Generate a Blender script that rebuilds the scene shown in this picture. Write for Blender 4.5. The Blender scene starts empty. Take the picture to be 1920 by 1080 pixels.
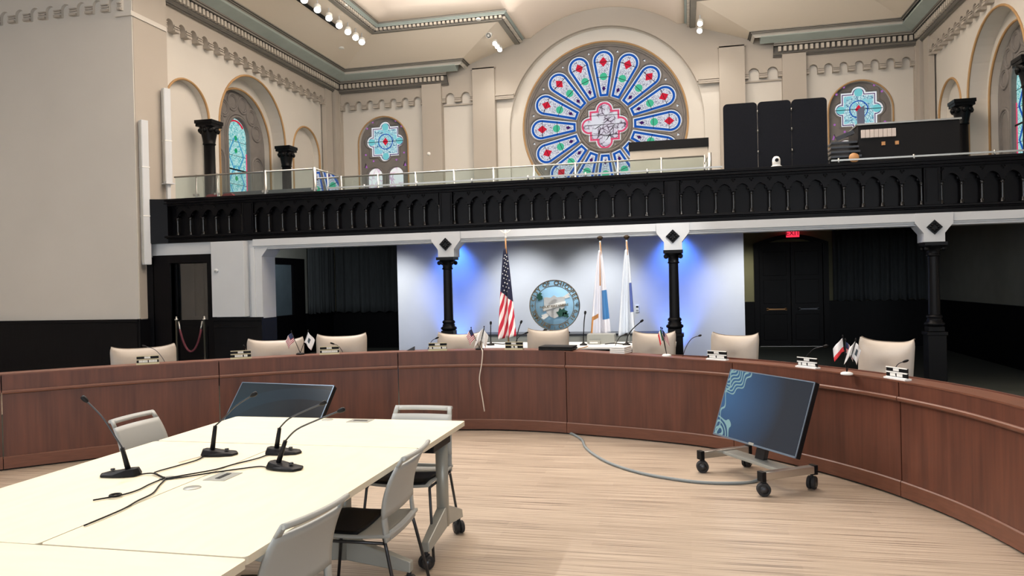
import bpy, math, random
from mathutils import Vector, Matrix
from mathutils.geometry import tessellate_polygon
random.seed(7)
PI = math.pi
V = Vector
COL = bpy.context.scene.collection
sin, cos, rad = math.sin, math.cos, math.radians

# ------------------------------------------------------------------ mesh builder
class MB:
    def __init__(self):
        self.v = []; self.f = []; self.m = []; self.s = []; self.uv = None
    def add(self, vs, fs, mi=0, smooth=False):
        b = len(self.v)
        self.v.extend([tuple(p) for p in vs])
        for f in fs:
            self.f.append([b + i for i in f]); self.m.append(mi); self.s.append(smooth)
        return self
    def box(self, x0, x1, y0, y1, z0, z1, mi=0):
        if x0 > x1: x0, x1 = x1, x0
        if y0 > y1: y0, y1 = y1, y0
        if z0 > z1: z0, z1 = z1, z0
        vs = [(x0,y0,z0),(x1,y0,z0),(x1,y1,z0),(x0,y1,z0),(x0,y0,z1),(x1,y0,z1),(x1,y1,z1),(x0,y1,z1)]
        return self.add(vs, [(0,3,2,1),(4,5,6,7),(0,1,5,4),(1,2,6,5),(2,3,7,6),(3,0,4,7)], mi)
    def obox(self, c, a, b, h, mi=0):
        """box about c with half vectors a, b, h"""
        c, a, b, h = V(c), V(a), V(b), V(h)
        vs = [c-a-b-h, c+a-b-h, c+a+b-h, c-a+b-h, c-a-b+h, c+a-b+h, c+a+b+h, c-a+b+h]
        return self.add(vs, [(0,3,2,1),(4,5,6,7),(0,1,5,4),(1,2,6,5),(2,3,7,6),(3,0,4,7)], mi)
    def beam(self, p, q, w, h, mi=0, up=(0,0,1)):
        p, q = V(p), V(q); d = (q-p); n = d.normalized(); s = n.cross(V(up))
        if s.length < 1e-5: s = V((1,0,0))
        s.normalize(); u = s.cross(n)
        return self.obox((p+q)/2, d/2, s*w/2, u*h/2, mi)
    def tube(self, pts, r, n=8, mi=0, closed=False, smooth=True, caps=True):
        pts = [V(p) for p in pts]; N = len(pts)
        rs = r if isinstance(r, (list, tuple)) else [r]*N
        def tan(i):
            if closed: return (pts[(i+1) % N]-pts[i-1]).normalized()
            if i == 0: return (pts[1]-pts[0]).normalized()
            if i == N-1: return (pts[-1]-pts[-2]).normalized()
            return (pts[i+1]-pts[i-1]).normalized()
        t0 = tan(0); a = t0.cross(V((0,0,1)))
        if a.length < 1e-3: a = t0.cross(V((1,0,0)))
        a.normalize(); vs = []
        for i in range(N):
            t = tan(i); a = (a - t*a.dot(t)).normalized(); b = t.cross(a)
            for k in range(n):
                g = 2*PI*k/n; vs.append(pts[i] + (a*cos(g)+b*sin(g))*rs[i])
        fs = []
        for i in range(N if closed else N-1):
            j = (i+1) % N
            for k in range(n):
                l = (k+1) % n; fs.append((i*n+k, i*n+l, j*n+l, j*n+k))
        self.add(vs, fs, mi, smooth)
        if caps and not closed:
            b = len(self.v)-N*n
            self.f.append([b+k for k in range(n)][::-1]); self.m.append(mi); self.s.append(False)
            self.f.append([b+(N-1)*n+k for k in range(n)]); self.m.append(mi); self.s.append(False)
        return self
    def lathe(self, prof, n=20, c=(0,0,0), mi=0, smooth=True, ax=None, caps=True):
        """prof [(r, h)] turned about ax (default +Z) through c"""
        c = V(c); w = V(ax).normalized() if ax else V((0,0,1))
        u = w.orthogonal().normalized(); v = w.cross(u); vs = []
        for r, h in prof:
            for k in range(n):
                g = 2*PI*k/n; vs.append(c + (u*cos(g)+v*sin(g))*r + w*h)
        fs = [(i*n+k, i*n+(k+1) % n, (i+1)*n+(k+1) % n, (i+1)*n+k) for i in range(len(prof)-1) for k in range(n)]
        self.add(vs, fs, mi, smooth); b = len(self.v)-len(vs)
        for i, rev in ((0, True), (len(prof)-1, False)):
            if caps and prof[i][0] > 1e-4:
                q = [b+i*n+k for k in range(n)]
                self.f.append(q[::-1] if rev else q); self.m.append(mi); self.s.append(False)
        return self
    def plate(self, outer, holes=(), O=(0,0,0), U=(1,0,0), W=(0,0,1), D=(0,1,0), d0=0.0, d1=.1, mi=0, ms=None, back=True):
        """flat shape (u,v) with holes, from depth d0 (front) to d1 along D"""
        O, U, W, D = V(O), V(U), V(W), V(D)
        loops = [list(outer)] + [list(h) for h in holes]
        flat = [p for l in loops for p in l]
        tris = tessellate_polygon([[V((p[0],p[1],0)) for p in l] for l in loops])
        nf = [O+U*p[0]+W*p[1]+D*d0 for p in flat]; nb = [O+U*p[0]+W*p[1]+D*d1 for p in flat]
        n = len(flat)
        out = []
        for t in tris:
            a, b, c = (nf[i] for i in t)
            if (b-a).cross(c-a).dot(D) > 0: t = (t[0], t[2], t[1])
            out.append(tuple(t))
        self.add(nf, out, mi)
        if d1 != d0:
            if back: self.add(nb, [t[::-1] for t in out], mi)
            o = 0
            for li, l in enumerate(loops):
                area = sum(l[i-1][0]*l[i][1]-l[i][0]*l[i-1][1] for i in range(len(l)))
                k = len(l); vs = nf[o:o+k]+nb[o:o+k]
                flip = (area > 0) == (li == 0)
                if U.cross(W).dot(D) > 0: flip = not flip
                fs = []
                for i in range(k):
                    j = (i+1) % k; q = (i, j, k+j, k+i)
                    fs.append(q if not flip else q[::-1])
                self.add(vs, fs, mi if ms is None else ms); o += k
        return self
    def sweep(self, prof, path, mis, caps=True):
        """profile [(d, z)] carried along the plan polyline path; d is to the right of travel, corners mitred"""
        P = [V((p[0], p[1])) for p in path]; N = len(P); offs = []
        for i in range(N):
            def nr(a, b):
                d = (b-a).normalized(); return V((d.y, -d.x))
            if i == 0: m = nr(P[0], P[1])
            elif i == N-1: m = nr(P[-2], P[-1])
            else:
                n1, n2 = nr(P[i-1], P[i]), nr(P[i], P[i+1]); m = (n1+n2)/(1+n1.dot(n2))
            offs.append(m)
        k = len(prof)
        vs = [(P[i].x+offs[i].x*d, P[i].y+offs[i].y*d, z) for i in range(N) for d, z in prof]
        b = len(self.v); self.v.extend(vs)
        for i in range(N-1):
            for j in range(k-1):
                self.f.append([b+i*k+j, b+i*k+j+1, b+(i+1)*k+j+1, b+(i+1)*k+j])
                self.m.append(mis[j] if isinstance(mis, (list, tuple)) else mis); self.s.append(False)
        if caps:
            mm = mis[0] if isinstance(mis, (list, tuple)) else mis
            for i in (0, N-1):
                self.f.append([b+i*k+j for j in range(k)]); self.m.append(mm); self.s.append(False)
        return self
    def grid(self, fn, nu, nv, mi=0, smooth=True, uv=False, thick=0):
        vs = [V(fn(i/nu, j/nv)) for j in range(nv+1) for i in range(nu+1)]
        fs = [(j*(nu+1)+i, j*(nu+1)+i+1, (j+1)*(nu+1)+i+1, (j+1)*(nu+1)+i) for j in range(nv) for i in range(nu)]
        b = len(self.v); self.add(vs, fs, mi, smooth)
        if uv:
            if self.uv is None: self.uv = {}
            for j in range(nv+1):
                for i in range(nu+1): self.uv[b+j*(nu+1)+i] = (i/nu, j/nv)
        return self
    def mirrored(self, c):
        o = MB(); o.v = [(2*c-x, y, z) for x, y, z in self.v]
        o.f = [f[::-1] for f in self.f]; o.m = list(self.m); o.s = list(self.s); return o
    def moved(self, mat):
        self.v = [tuple(mat @ V(p)) for p in self.v]; return self
    def build(self, name, mats, parent=None, bevel=0, subsurf=0, solid=0, loc=None, rotz=0):
        me = bpy.data.meshes.new(name)
        me.from_pydata(self.v, [], self.f)
        if not isinstance(mats, (list, tuple)): mats = [mats]
        for q in mats: me.materials.append(q)
        me.polygons.foreach_set('material_index', self.m); me.polygons.foreach_set('use_smooth', self.s)
        if self.uv:
            l = me.uv_layers.new(name='UVMap')
            for lp in me.loops: l.data[lp.index].uv = self.uv.get(lp.vertex_index, (0,0))
        me.update()
        o = bpy.data.objects.new(name, me); COL.objects.link(o)
        if parent: o.parent = parent
        if loc: o.location = loc
        if rotz: o.rotation_euler = (0,0,rotz)
        if solid:
            md = o.modifiers.new('Solid', 'SOLIDIFY'); md.thickness = solid; md.offset = 0
        if subsurf:
            md = o.modifiers.new('Sub', 'SUBSURF'); md.levels = subsurf; md.render_levels = subsurf
        if bevel:
            md = o.modifiers.new('Bevel', 'BEVEL'); md.width = bevel; md.segments = 2; md.limit_method = 'ANGLE'; md.angle_limit = rad(40)
        return o

def fixn(o):
    import bmesh
    bm = bmesh.new(); bm.from_mesh(o.data); bmesh.ops.recalc_face_normals(bm, faces=bm.faces); bm.to_mesh(o.data); bm.free(); return o

def tag(o, label, cat, group=None, kind=None):
    if label: o['label'] = label
    if cat: o['category'] = cat
    if group: o['group'] = group
    if kind: o['kind'] = kind
    return o
def thing(name, label, cat, loc=(0,0,0), rotz=0, group=None):
    o = bpy.data.objects.new(name, None); COL.objects.link(o)
    o.location = loc; o.rotation_euler = (0,0,rotz); o.empty_display_size = .1
    return tag(o, label, cat, group)
def struct(name, mb, mats, **k):
    o = mb.build(name, mats, **k)
    if not k.get('parent'): o['kind'] = 'structure'
    return o
def plabel(o, s): o['label'] = s; return o
def copy_tree(o, parent=None):
    c = o.copy(); COL.objects.link(c)
    if parent: c.parent = parent
    for ch in list(o.children): copy_tree(ch, c)
    return c
def again(root, loc, rotz, label, group=None, scale=None):
    r = copy_tree(root); r.location = loc; r.rotation_euler = (0,0,rotz); r['label'] = label
    if group: r['group'] = group
    if scale: r.scale = scale
    return r

# ------------------------------------------------------------------ materials
def srgb(r, g, b):
    f = lambda c: (c/12.92 if c <= .04045 else ((c+.055)/1.055)**2.4)
    return (f(r/255), f(g/255), f(b/255), 1)
def mat(name, col, rough=.6, metal=0, var=.06, vscale=3.0, bump=0, bscale=40, spec=.5, coat=0, stretch=None, emit=0):
    m = bpy.data.materials.new(name); m.use_nodes = True
    nt = m.node_tree; N = nt.nodes; L = nt.links; p = N['Principled BSDF']
    c = srgb(*col) if max(col) > 1.001 else (*col, 1)
    p.inputs['Roughness'].default_value = rough; p.inputs['Metallic'].default_value = metal
    p.inputs['Specular IOR Level'].default_value = spec; p.inputs['Coat Weight'].default_value = coat
    tc = N.new('ShaderNodeTexCoord'); src = tc.outputs['Object']
    if stretch:
        mp = N.new('ShaderNodeMapping'); mp.inputs['Scale'].default_value = stretch; L.new(src, mp.inputs[0]); src = mp.outputs[0]
    nz = N.new('ShaderNodeTexNoise'); nz.inputs['Scale'].default_value = vscale; nz.inputs['Detail'].default_value = 5
    L.new(src, nz.inputs['Vector'])
    rp = N.new('ShaderNodeValToRGB'); e = rp.color_ramp.elements
    e[0].position = .3; e[1].position = .7
    e[0].color = (*[x*(1-var) for x in c[:3]], 1); e[1].color = (*[min(1, x*(1+var)) for x in c[:3]], 1)
    L.new(nz.outputs['Fac'], rp.inputs[0]); L.new(rp.outputs[0], p.inputs['Base Color'])
    if emit:
        L.new(rp.outputs[0], p.inputs['Emission Color']); p.inputs['Emission Strength'].default_value = emit
    if bump:
        n2 = N.new('ShaderNodeTexNoise'); n2.inputs['Scale'].default_value = bscale; L.new(src, n2.inputs['Vector'])
        bp = N.new('ShaderNodeBump'); bp.inputs['Strength'].default_value = bump; bp.inputs['Distance'].default_value = .01
        L.new(n2.outputs['Fac'], bp.inputs['Height']); L.new(bp.outputs[0], p.inputs['Normal'])
    return m
def emis(name, col, strength):
    m = bpy.data.materials.new(name); m.use_nodes = True
    nt = m.node_tree; N = nt.nodes; N.clear()
    o = N.new('ShaderNodeOutputMaterial'); e = N.new('ShaderNodeEmission')
    e.inputs[0].default_value = srgb(*col); e.inputs[1].default_value = strength
    nt.links.new(e.outputs[0], o.inputs[0]); return m
def stained(name, base, ink, scale, width, strength, cover=.5, tint=None):
    """back-lit painted glass: pale glass with leaded scrollwork"""
    m = bpy.data.materials.new(name); m.use_nodes = True
    nt = m.node_tree; N = nt.nodes; L = nt.links; N.clear()
    o = N.new('ShaderNodeOutputMaterial'); e = N.new('ShaderNodeEmission'); e.inputs[1].default_value = strength
    tc = N.new('ShaderNodeTexCoord')
    nz = N.new('ShaderNodeTexNoise'); nz.inputs['Scale'].default_value = scale*.7; nz.inputs['Detail'].default_value = 2
    ad = N.new('ShaderNodeVectorMath'); ad.operation = 'MULTIPLY_ADD'; ad.inputs[1].default_value = (.12,.12,.12)
    L.new(tc.outputs['Object'], nz.inputs['Vector']); L.new(nz.outputs['Color'], ad.inputs[0]); L.new(tc.outputs['Object'], ad.inputs[2])
    vo = N.new('ShaderNodeTexVoronoi'); vo.feature = 'DISTANCE_TO_EDGE'; vo.inputs['Scale'].default_value = scale
    L.new(ad.outputs[0], vo.inputs['Vector'])
    r = N.new('ShaderNodeValToRGB'); r.color_ramp.elements[0].position = width*.4; r.color_ramp.elements[1].position = width
    r.color_ramp.elements[0].color = (0,0,0,1); r.color_ramp.elements[1].color = (1,1,1,1)
    L.new(vo.outputs['Distance'], r.inputs[0])
    n2 = N.new('ShaderNodeTexNoise'); n2.inputs['Scale'].default_value = scale*.5; L.new(tc.outputs['Object'], n2.inputs['Vector'])
    r2 = N.new('ShaderNodeValToRGB'); r2.color_ramp.elements[0].position = cover-.06; r2.color_ramp.elements[1].position = cover+.06
    L.new(n2.outputs['Fac'], r2.inputs[0])
    mx = N.new('ShaderNodeMath'); mx.operation = 'MAXIMUM'; L.new(r.outputs[0], mx.inputs[0]); L.new(r2.outputs[0], mx.inputs[1])
    b2 = N.new('ShaderNodeMix'); b2.data_type = 'RGBA'; L.new(r2.outputs[0], b2.inputs[0])
    b2.inputs[6].default_value = srgb(*(tint or base)); b2.inputs[7].default_value = srgb(*base)
    mi = N.new('ShaderNodeMix'); mi.data_type = 'RGBA'; L.new(mx.outputs[0], mi.inputs[0])
    mi.inputs[6].default_value = srgb(*ink); L.new(b2.outputs[2], mi.inputs[7])
    L.new(mi.outputs[2], e.inputs[0]); L.new(e.outputs[0], o.inputs[0]); return m
def glassy(name, tint=(235,245,245), mixf=.12):
    """thin clear pane: mostly see-through, a little mirror"""
    m = bpy.data.materials.new(name); m.use_nodes = True
    nt = m.node_tree; N = nt.nodes; L = nt.links; N.clear()
    o = N.new('ShaderNodeOutputMaterial'); t = N.new('ShaderNodeBsdfTransparent'); t.inputs[0].default_value = srgb(*tint)
    g = N.new('ShaderNodeBsdfGlossy'); g.inputs['Roughness'].default_value = .02
    f = N.new('ShaderNodeFresnel'); f.inputs[0].default_value = 1.45
    a = N.new('ShaderNodeMath'); a.operation = 'ADD'; a.inputs[1].default_value = mixf; L.new(f.outputs[0], a.inputs[0])
    x = N.new('ShaderNodeMixShader'); L.new(a.outputs[0], x.inputs[0]); L.new(t.outputs[0], x.inputs[1]); L.new(g.outputs[0], x.inputs[2])
    L.new(x.outputs[0], o.inputs[0]); return m

M = {}
M['cream'] = mat('wall_plaster', (208,204,197), .9, var=.03, vscale=.8)
M['taupe'] = mat('upper_plaster', (178,170,160), .9, var=.03, vscale=.8)
M['white'] = mat('white_paint', (204,208,212), .7, var=.02)
M['whitew'] = mat('screen_wall_paint', (214,217,222), .8, var=.02)
M['ceil'] = mat('ceiling_plaster', (234,222,206), .95, var=.02, vscale=.5)
M['vault'] = mat('vault_plaster', (244,230,216), .95, var=.02, vscale=.5)
M['grey'] = mat('cornice_grey', (140,136,128), .8, var=.05)
M['dkgrey'] = mat('cornice_dark', (92,89,85), .8, var=.05)
M['blue'] = mat('cornice_bluegrey', (166,178,174), .85, var=.05)
M['dent'] = mat('dentil_paint', (196,188,176), .85, var=.03)
M['gold'] = mat('ochre_line', (176,140,96), .7, var=.08)
M['stone'] = mat('tracery_stone', (122,118,116), .85, var=.08, vscale=6)
M['black'] = mat('black_wood', (11,10,13), .34, var=.2, vscale=5, spec=.1)
M['blackm'] = mat('black_iron', (13,13,15), .36, var=.1, spec=.14)
M['blackp'] = mat('black_plastic', (16,16,18), .5, var=.1, spec=.2)
M['steel'] = mat('bright_steel', (212,212,208), .3, 1, var=.04)
M['gloss'] = mat('black_gloss_turning', (13,13,15), .22, var=.1, spec=.5)
M['wains'] = mat('wainscot_wood', (15,15,18), .45, var=.2, vscale=6, stretch=(4,4,.6), spec=.12)
M['dark'] = mat('charcoal_cloth', (62,66,68), .95, var=.2, vscale=8, stretch=(6,6,.4))
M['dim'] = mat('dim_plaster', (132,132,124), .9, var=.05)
M['olive'] = mat('olive_plaster', (150,146,116), .9, var=.04)
M['greycurt'] = mat('grey_curtain', (132,128,122), .9, var=.1, vscale=5, stretch=(8,8,.3))
M['silver'] = mat('brushed_steel', (176,176,172), .35, 1, var=.05)
M['tgrey'] = mat('table_leg_paint', (158,160,154), .4, .3, var=.03)
M['dkmetal'] = mat('dark_steel', (70,72,76), .35, .8, var=.05)
M['shell'] = mat('chair_shell', (164,167,165), .5, var=.02, vscale=2)
M['lam'] = mat('table_laminate', (248,237,208), .35, var=.035, vscale=5, stretch=(1,4,1))
M['edge'] = mat('table_edge', (214,206,186), .5, var=.03)
M['leather'] = mat('cream_leather', (168,158,146), .42, var=.05, vscale=6, bump=.05, bscale=120)
M['seam'] = mat('leather_piping', (104,92,80), .6)
M['paper'] = mat('paper_white', (240,240,236), .8, var=.01)
M['rubber'] = mat('rubber', (34,34,36), .7)
M['carpet'] = mat('dark_green_carpet', (50,54,46), 1, var=.25, vscale=120)
M['cloth_red'] = mat('red_upholstery', (150,30,44), .8)
M['rope'] = mat('maroon_rope', (96,40,52), .8, var=.2, vscale=60)
M['key'] = mat('organ_tab', (206,196,190), .5)
M['amber'] = mat('amber_wood', (190,140,90), .5)
M['cordgrey'] = mat('cord_grey', (128,136,138), .6)
M['cordwhite'] = mat('cord_white', (216,204,190), .6)
M['glass'] = glassy('balustrade_glass', (240,248,248), .015)
M['pane'] = glassy('door_glass', (200,200,200), .05)

def wood_bench():
    m = bpy.data.materials.new('mahogany_veneer'); m.use_nodes = True
    nt = m.node_tree; N = nt.nodes; L = nt.links; p = N['Principled BSDF']
    tc = N.new('ShaderNodeTexCoord')
    def layer(sc, scale, det):
        mp = N.new('ShaderNodeMapping'); mp.inputs['Scale'].default_value = sc; L.new(tc.outputs['Object'], mp.inputs[0])
        nz = N.new('ShaderNodeTexNoise'); nz.inputs['Scale'].default_value = scale; nz.inputs['Detail'].default_value = det
        L.new(mp.outputs[0], nz.inputs['Vector']); return nz.outputs['Fac']
    a = layer((1,1,.12), 9, 4); b = layer((1,1,.05), 40, 3)
    mx = N.new('ShaderNodeMath'); mx.operation = 'MULTIPLY_ADD'; mx.inputs[1].default_value = .35; L.new(b, mx.inputs[0])
    ml = N.new('ShaderNodeMath'); ml.operation = 'MULTIPLY'; ml.inputs[1].default_value = .65; L.new(a, ml.inputs[0]); L.new(ml.outputs[0], mx.inputs[2])
    r = N.new('ShaderNodeValToRGB'); e = r.color_ramp.elements
    e[0].position = .30; e[0].color = srgb(74,41,31); e[1].position = .70; e[1].color = srgb(108,63,46)
    L.new(mx.outputs[0], r.inputs[0]); L.new(r.outputs[0], p.inputs['Base Color']); p.inputs['Roughness'].default_value = .42
    return m
M['wood'] = wood_bench()
M['woodtrim'] = mat('mahogany_trim', (108,67,50), .4, var=.12, vscale=8, stretch=(1,1,8))

def floor_mat():
    m = bpy.data.materials.new('striated_floor'); m.use_nodes = True
    nt = m.node_tree; N = nt.nodes; L = nt.links; p = N['Principled BSDF']
    tc = N.new('ShaderNodeTexCoord')
    def layer(sc, scale, det):
        mp = N.new('ShaderNodeMapping'); mp.inputs['Scale'].default_value = sc; L.new(tc.outputs['Object'], mp.inputs[0])
        nz = N.new('ShaderNodeTexNoise'); nz.inputs['Scale'].default_value = scale; nz.inputs['Detail'].default_value = det
        L.new(mp.outputs[0], nz.inputs['Vector']); return nz.outputs['Fac']
    a = layer((.8,80,1), 1.6, 3); b = layer((.4,30,1), 1.3, 2)
    br = N.new('ShaderNodeTexBrick'); br.inputs['Scale'].default_value = 1; br.inputs['Brick Width'].default_value = 1.2; br.inputs['Row Height'].default_value = .1
    br.inputs['Mortar Size'].default_value = .0; br.inputs['Color1'].default_value = (.3,.3,.3,1); br.inputs['Color2'].default_value = (.7,.7,.7,1); br.inputs['Mortar'].default_value = (.3,.3,.3,1)
    L.new(tc.outputs['Object'], br.inputs['Vector'])
    s1 = N.new('ShaderNodeMath'); s1.operation = 'MULTIPLY_ADD'; s1.inputs[1].default_value = .75; L.new(a, s1.inputs[0])
    s2 = N.new('ShaderNodeMath'); s2.operation = 'MULTIPLY_ADD'; s2.inputs[1].default_value = .2; L.new(b, s2.inputs[0])
    s3 = N.new('ShaderNodeMath'); s3.operation = 'MULTIPLY'; s3.inputs[1].default_value = .1; L.new(br.outputs['Color'], s3.inputs[0])
    L.new(s3.outputs[0], s2.inputs[2]); L.new(s2.outputs[0], s1.inputs[2])
    r = N.new('ShaderNodeValToRGB'); e = r.color_ramp.elements
    e[0].position = .38; e[0].color = srgb(92,79,68); e[1].position = .62; e[1].color = srgb(190,175,157)
    x = r.color_ramp.elements.new(.48); x.color = srgb(162,146,129)
    L.new(s1.outputs[0], r.inputs[0]); L.new(r.outputs[0], p.inputs['Base Color']); p.inputs['Roughness'].default_value = .38
    return m
M['floor'] = floor_mat()
E = 1.15
M['g_white'] = emis('glass_white', (250,252,255), E)
M['g_blue'] = emis('glass_blue', (38,96,190), E)
M['g_red'] = emis('glass_red', (226,42,66), E)
M['g_green'] = emis('glass_green', (84,204,160), E)
M['g_purple'] = emis('glass_purple', (72,34,104), E)
M['g_violet'] = emis('glass_violet', (176,110,190), E)
M['g_pink'] = emis('glass_pink', (240,92,128), E)
M['g_cyan'] = emis('glass_cyan', (128,214,220), E)
M['g_scroll'] = stained('glass_scroll', (244,246,255), (92,84,122), 19, .075, E, .60)
M['g_cyscroll'] = stained('glass_cyan_scroll', (150,222,234), (60,120,160), 15, .085, E, .56, (206,242,248))
M['g_scene'] = stained('glass_scene', (246,246,255), (100,84,100), 8, .085, E, .54, (232,224,238))
M['g_lanc'] = stained('glass_lancet', (226,250,250), (90,190,196), 13, .09, E, .66, (196,242,240))
M['g_pale'] = stained('glass_pale', (255,253,250), (226,190,214), 7, .10, E*1.1, .55)
M['lamp'] = emis('lamp_face', (255,252,244), 30)
M['exit'] = emis('exit_red', (255,56,82), 1.6)
M['exitd'] = mat('exit_letter_dark', (120,14,30), .6)
# ------------------------------------------------------------------ the setting
C0 = -1.905; XL = -9.19; XR = 2*C0-XL; YB = 19.0; YF = 11.35; ZG = 2.85
BACK = dict(O=(0,0,0), U=(1,0,0), W=(0,0,1), D=(0,1,0))
def arch(c, hw, z0, zs, n=24):
    return [(c-hw, z0), (c+hw, z0)] + [(c+hw*cos(PI*i/n), zs+hw*sin(PI*i/n)) for i in range(n+1)]
def circ(c, z, r, n=48): return [(c+r*cos(2*PI*i/n), z+r*sin(2*PI*i/n)) for i in range(n)]
def scallop(xa, xb, n, z0=6.38, zs=6.50, fill=.58, m=10):
    """lower edge of the corbel table from xa to xb, n little arches"""
    p = (xb-xa)/n; wa = p*fill; pts = [(xa, z0)]
    for i in range(n):
        c = xa+p*(i+.5)
        pts += [(c-wa/2, z0)] + [(c-wa/2*cos(PI*k/m), zs+wa/2*sin(PI*k/m)) for k in range(m+1)] + [(c+wa/2, z0)]
    return pts + [(xb, z0)]
def corbels(mb, xa, xb, n, fr, d, fill=.58, z0=6.38):
    p = (xb-xa)/n; wp = p*(1-fill)
    for i in range(n+1):
        c = xa+p*i; a, b = max(xa, c-wp/2), min(xb, c+wp/2)
        for za, zb, e in ((z0-.005, z0+.035, .035), (z0+.06, z0+.085, .022), (z0+.1, z0+.12, .03)):
            mb.plate([(a,za),(b,za),(b,zb),(a,zb)], d0=d-e, d1=d+.01, mi=1, **fr)

# --- floor
mb = MB().plate([(-13,-6.2),(9.2,-6.2),(9.2,19.3),(-13,19.3)], O=(0,0,0), U=(1,0,0), W=(0,1,0), D=(0,0,-1), d0=0, d1=.1)
struct('floor', mb, M['floor'])

# --- back wall above the gallery
ROSE = (-1.92, 5.543)
rn = 2.44
niche = [(ROSE[0]-rn, 2.6), (ROSE[0]+rn, 2.6)] + [(ROSE[0]+rn*cos(PI*i/48), ROSE[1]+rn*sin(PI*i/48)) for i in range(49)]
wL = -7.86; wR = 2*C0-wL; wh = .69; wz = 5.46
mb = MB()
mb.plate([(-9.6,2.4),(5.8,2.4),(5.8,9),(-9.6,9)], [niche, arch(wL, wh, 2.6, wz), arch(wR, wh, 2.6, wz)], d0=19.11, d1=19.5, **BACK)
# raised upper wall with the corbel table as its lower edge
def raised(xa, xb, n): return scallop(xa, xb, n) + [(xb, 9), (xa, 9)]
mb.plate(raised(-9.0,-6.66,7), d0=19.0, d1=19.12, mi=1, **BACK)
mb.plate(raised(-6.13,-5.28,2), d0=19.0, d1=19.12, mi=1, **BACK)
mb.plate([(-6.66,6.5),(-6.13,6.5),(-6.13,9),(-6.66,9)], d0=19.0, d1=19.12, mi=1, **BACK)
mb.plate([(-5.28,6.5),(-4.69,6.5),(-4.69,9),(-5.28,9)], d0=19.0, d1=19.12, mi=1, **BACK)
mb.plate([(-9.2,2.8),(-9.0,2.8),(-9.0,9),(-9.2,9)], d0=18.95, d1=19.12, mi=1, **BACK)
m2 = mb.mirrored(C0); mm = MB(); mm.v = mb.v; mm.f = mb.f; mm.m = mb.m; mm.s = mb.s
half = MB()
for args in ((-9.0,-6.66,7), (-6.13,-5.28,2)):
    corbels(half, *args, BACK, 19.0)
for xa, xb in ((-6.13,-5.28),):
    half.box(xa, xb, 19.06, 19.12, 6.30, 6.335)
for za, zb, e in ((6.345,6.375,.05),(6.39,6.43,.03),(6.44,6.475,.05)):      # string course beside the rose niche
    half.box(-4.69, -4.2, 19.0-e, 19.02, za, zb)
nb = len(half.v)
mirr = half.mirrored(C0); half.add(mirr.v, mirr.f)
raisedR = MB()
for args in ((-9.0,-6.66,7), (-6.13,-5.28,2)): raisedR.plate(raised(*args), d0=19.0, d1=19.12, mi=1, **BACK)
for a, b in ((-6.66,-6.13), (-5.28,-4.69)): raisedR.plate([(a,6.5),(b,6.5),(b,9),(a,9)], d0=19.0, d1=19.12, mi=1, **BACK)
raisedR.plate([(-9.2,2.8),(-9.0,2.8),(-9.0,9),(-9.2,9)], d0=18.95, d1=19.12, mi=1, **BACK)
raisedR = raisedR.mirrored(C0); mb.add(raisedR.v, raisedR.f, 1); mb.add(half.v, half.f, 1)
za = 6.42; dx = math.sqrt(rn**2-(za-ROSE[1])**2); a0 = math.acos(dx/rn)
top = [(-4.69,za)] + [(ROSE[0]-rn*cos(a0+(PI-2*a0)*i/48), ROSE[1]+rn*sin(a0+(PI-2*a0)*i/48)) for i in range(49)] + [(2*C0+4.69,za),(2*C0+4.69,9),(-4.69,9)]
mb.plate(top, d0=19.0, d1=19.12, mi=1, **BACK)
fixn(struct('wall_back', mb, [M['cream'], M['taupe']]))
pil = MB()
for a, b, zt in ((-6.66,-6.13,6.9), (-5.28,-4.69,7.18)):
    pil.box(a, b, 18.90, 19.12, 2.8, zt); pil.box(a-.02, b+.02, 18.9, 19.0, zt-.03, zt+.01)
q = pil.mirrored(C0); pil.add(q.v, q.f)
struct('trim_1', pil, M['taupe'])
# niche back with the round opening, gold line, splay
mb = MB().plate([(-4.6,2.5),(.8,2.5),(.8,8.2),(-4.6,8.2)], [circ(-1.945, 5.59, 2.07, 96)], d0=19.24, d1=19.3, **BACK)
struct('wall_back.001', mb, M['cream'])

def ring(mb, c, z, r, w, y, mi=0, n=96): mb.tube([(c+r*cos(2*PI*i/n), y, z+r*sin(2*PI*i/n)) for i in range(n)], w, 8, mi, closed=True)
# --- window_1: the rose
def petal(d, n=14):
    """petal outline inset by d, radius along +Z"""
    a0 = rad(-7); R = .262-d; pts = [(-(.118-d*.9), .715+d), (.118-d*.9, .715+d)]
    return pts + [(R*cos(a0+(PI-2*a0)*i/n), 1.615+R*sin(a0+(PI-2*a0)*i/n)) for i in range(n+1)]
def star(hs, lr, off, n=12):
    """square of half size hs with a round lobe of radius lr on every side"""
    pts = []
    for k in range(4):
        g = -PI/2*k + PI/2          # lobe direction
        R = lambda x, y: (x*cos(g-PI/2)-y*sin(g-PI/2), x*sin(g-PI/2)+y*cos(g-PI/2))
        pts.append(R(-hs, hs))
        h = math.asin(min(1, max(-1, (hs-off)/lr)))
        pts += [R(-lr*cos(h+(PI-2*h)*i/n), off+lr*sin(h+(PI-2*h)*i/n)) for i in range(n+1)]
    return pts[::-1]
def rot(pts, g, c): return [(c[0]+x*cos(g)-y*sin(g), c[1]+x*sin(g)+y*cos(g)) for x, y in pts]
def tri(x, y, s): return [(x-s, y-s*.6), (x+s, y-s*.6), (x, y+s*1.1)]
win = MB()
holes = []
for k in range(16):
    g = -2*PI*k/16; holes.append(rot(petal(-.012), g, ROSE)); holes.append(rot(tri(0, 1.83, .042), g+PI/16, ROSE))
holes.append(rot(star(.40, .225, .385), 0, ROSE))
HT = [q*PI/2+s_*rad(27) for q in range(4) for s_ in (-1, 1)]
for g in HT: holes.append(rot(tri(0, .545, .022), g, ROSE))
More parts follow.
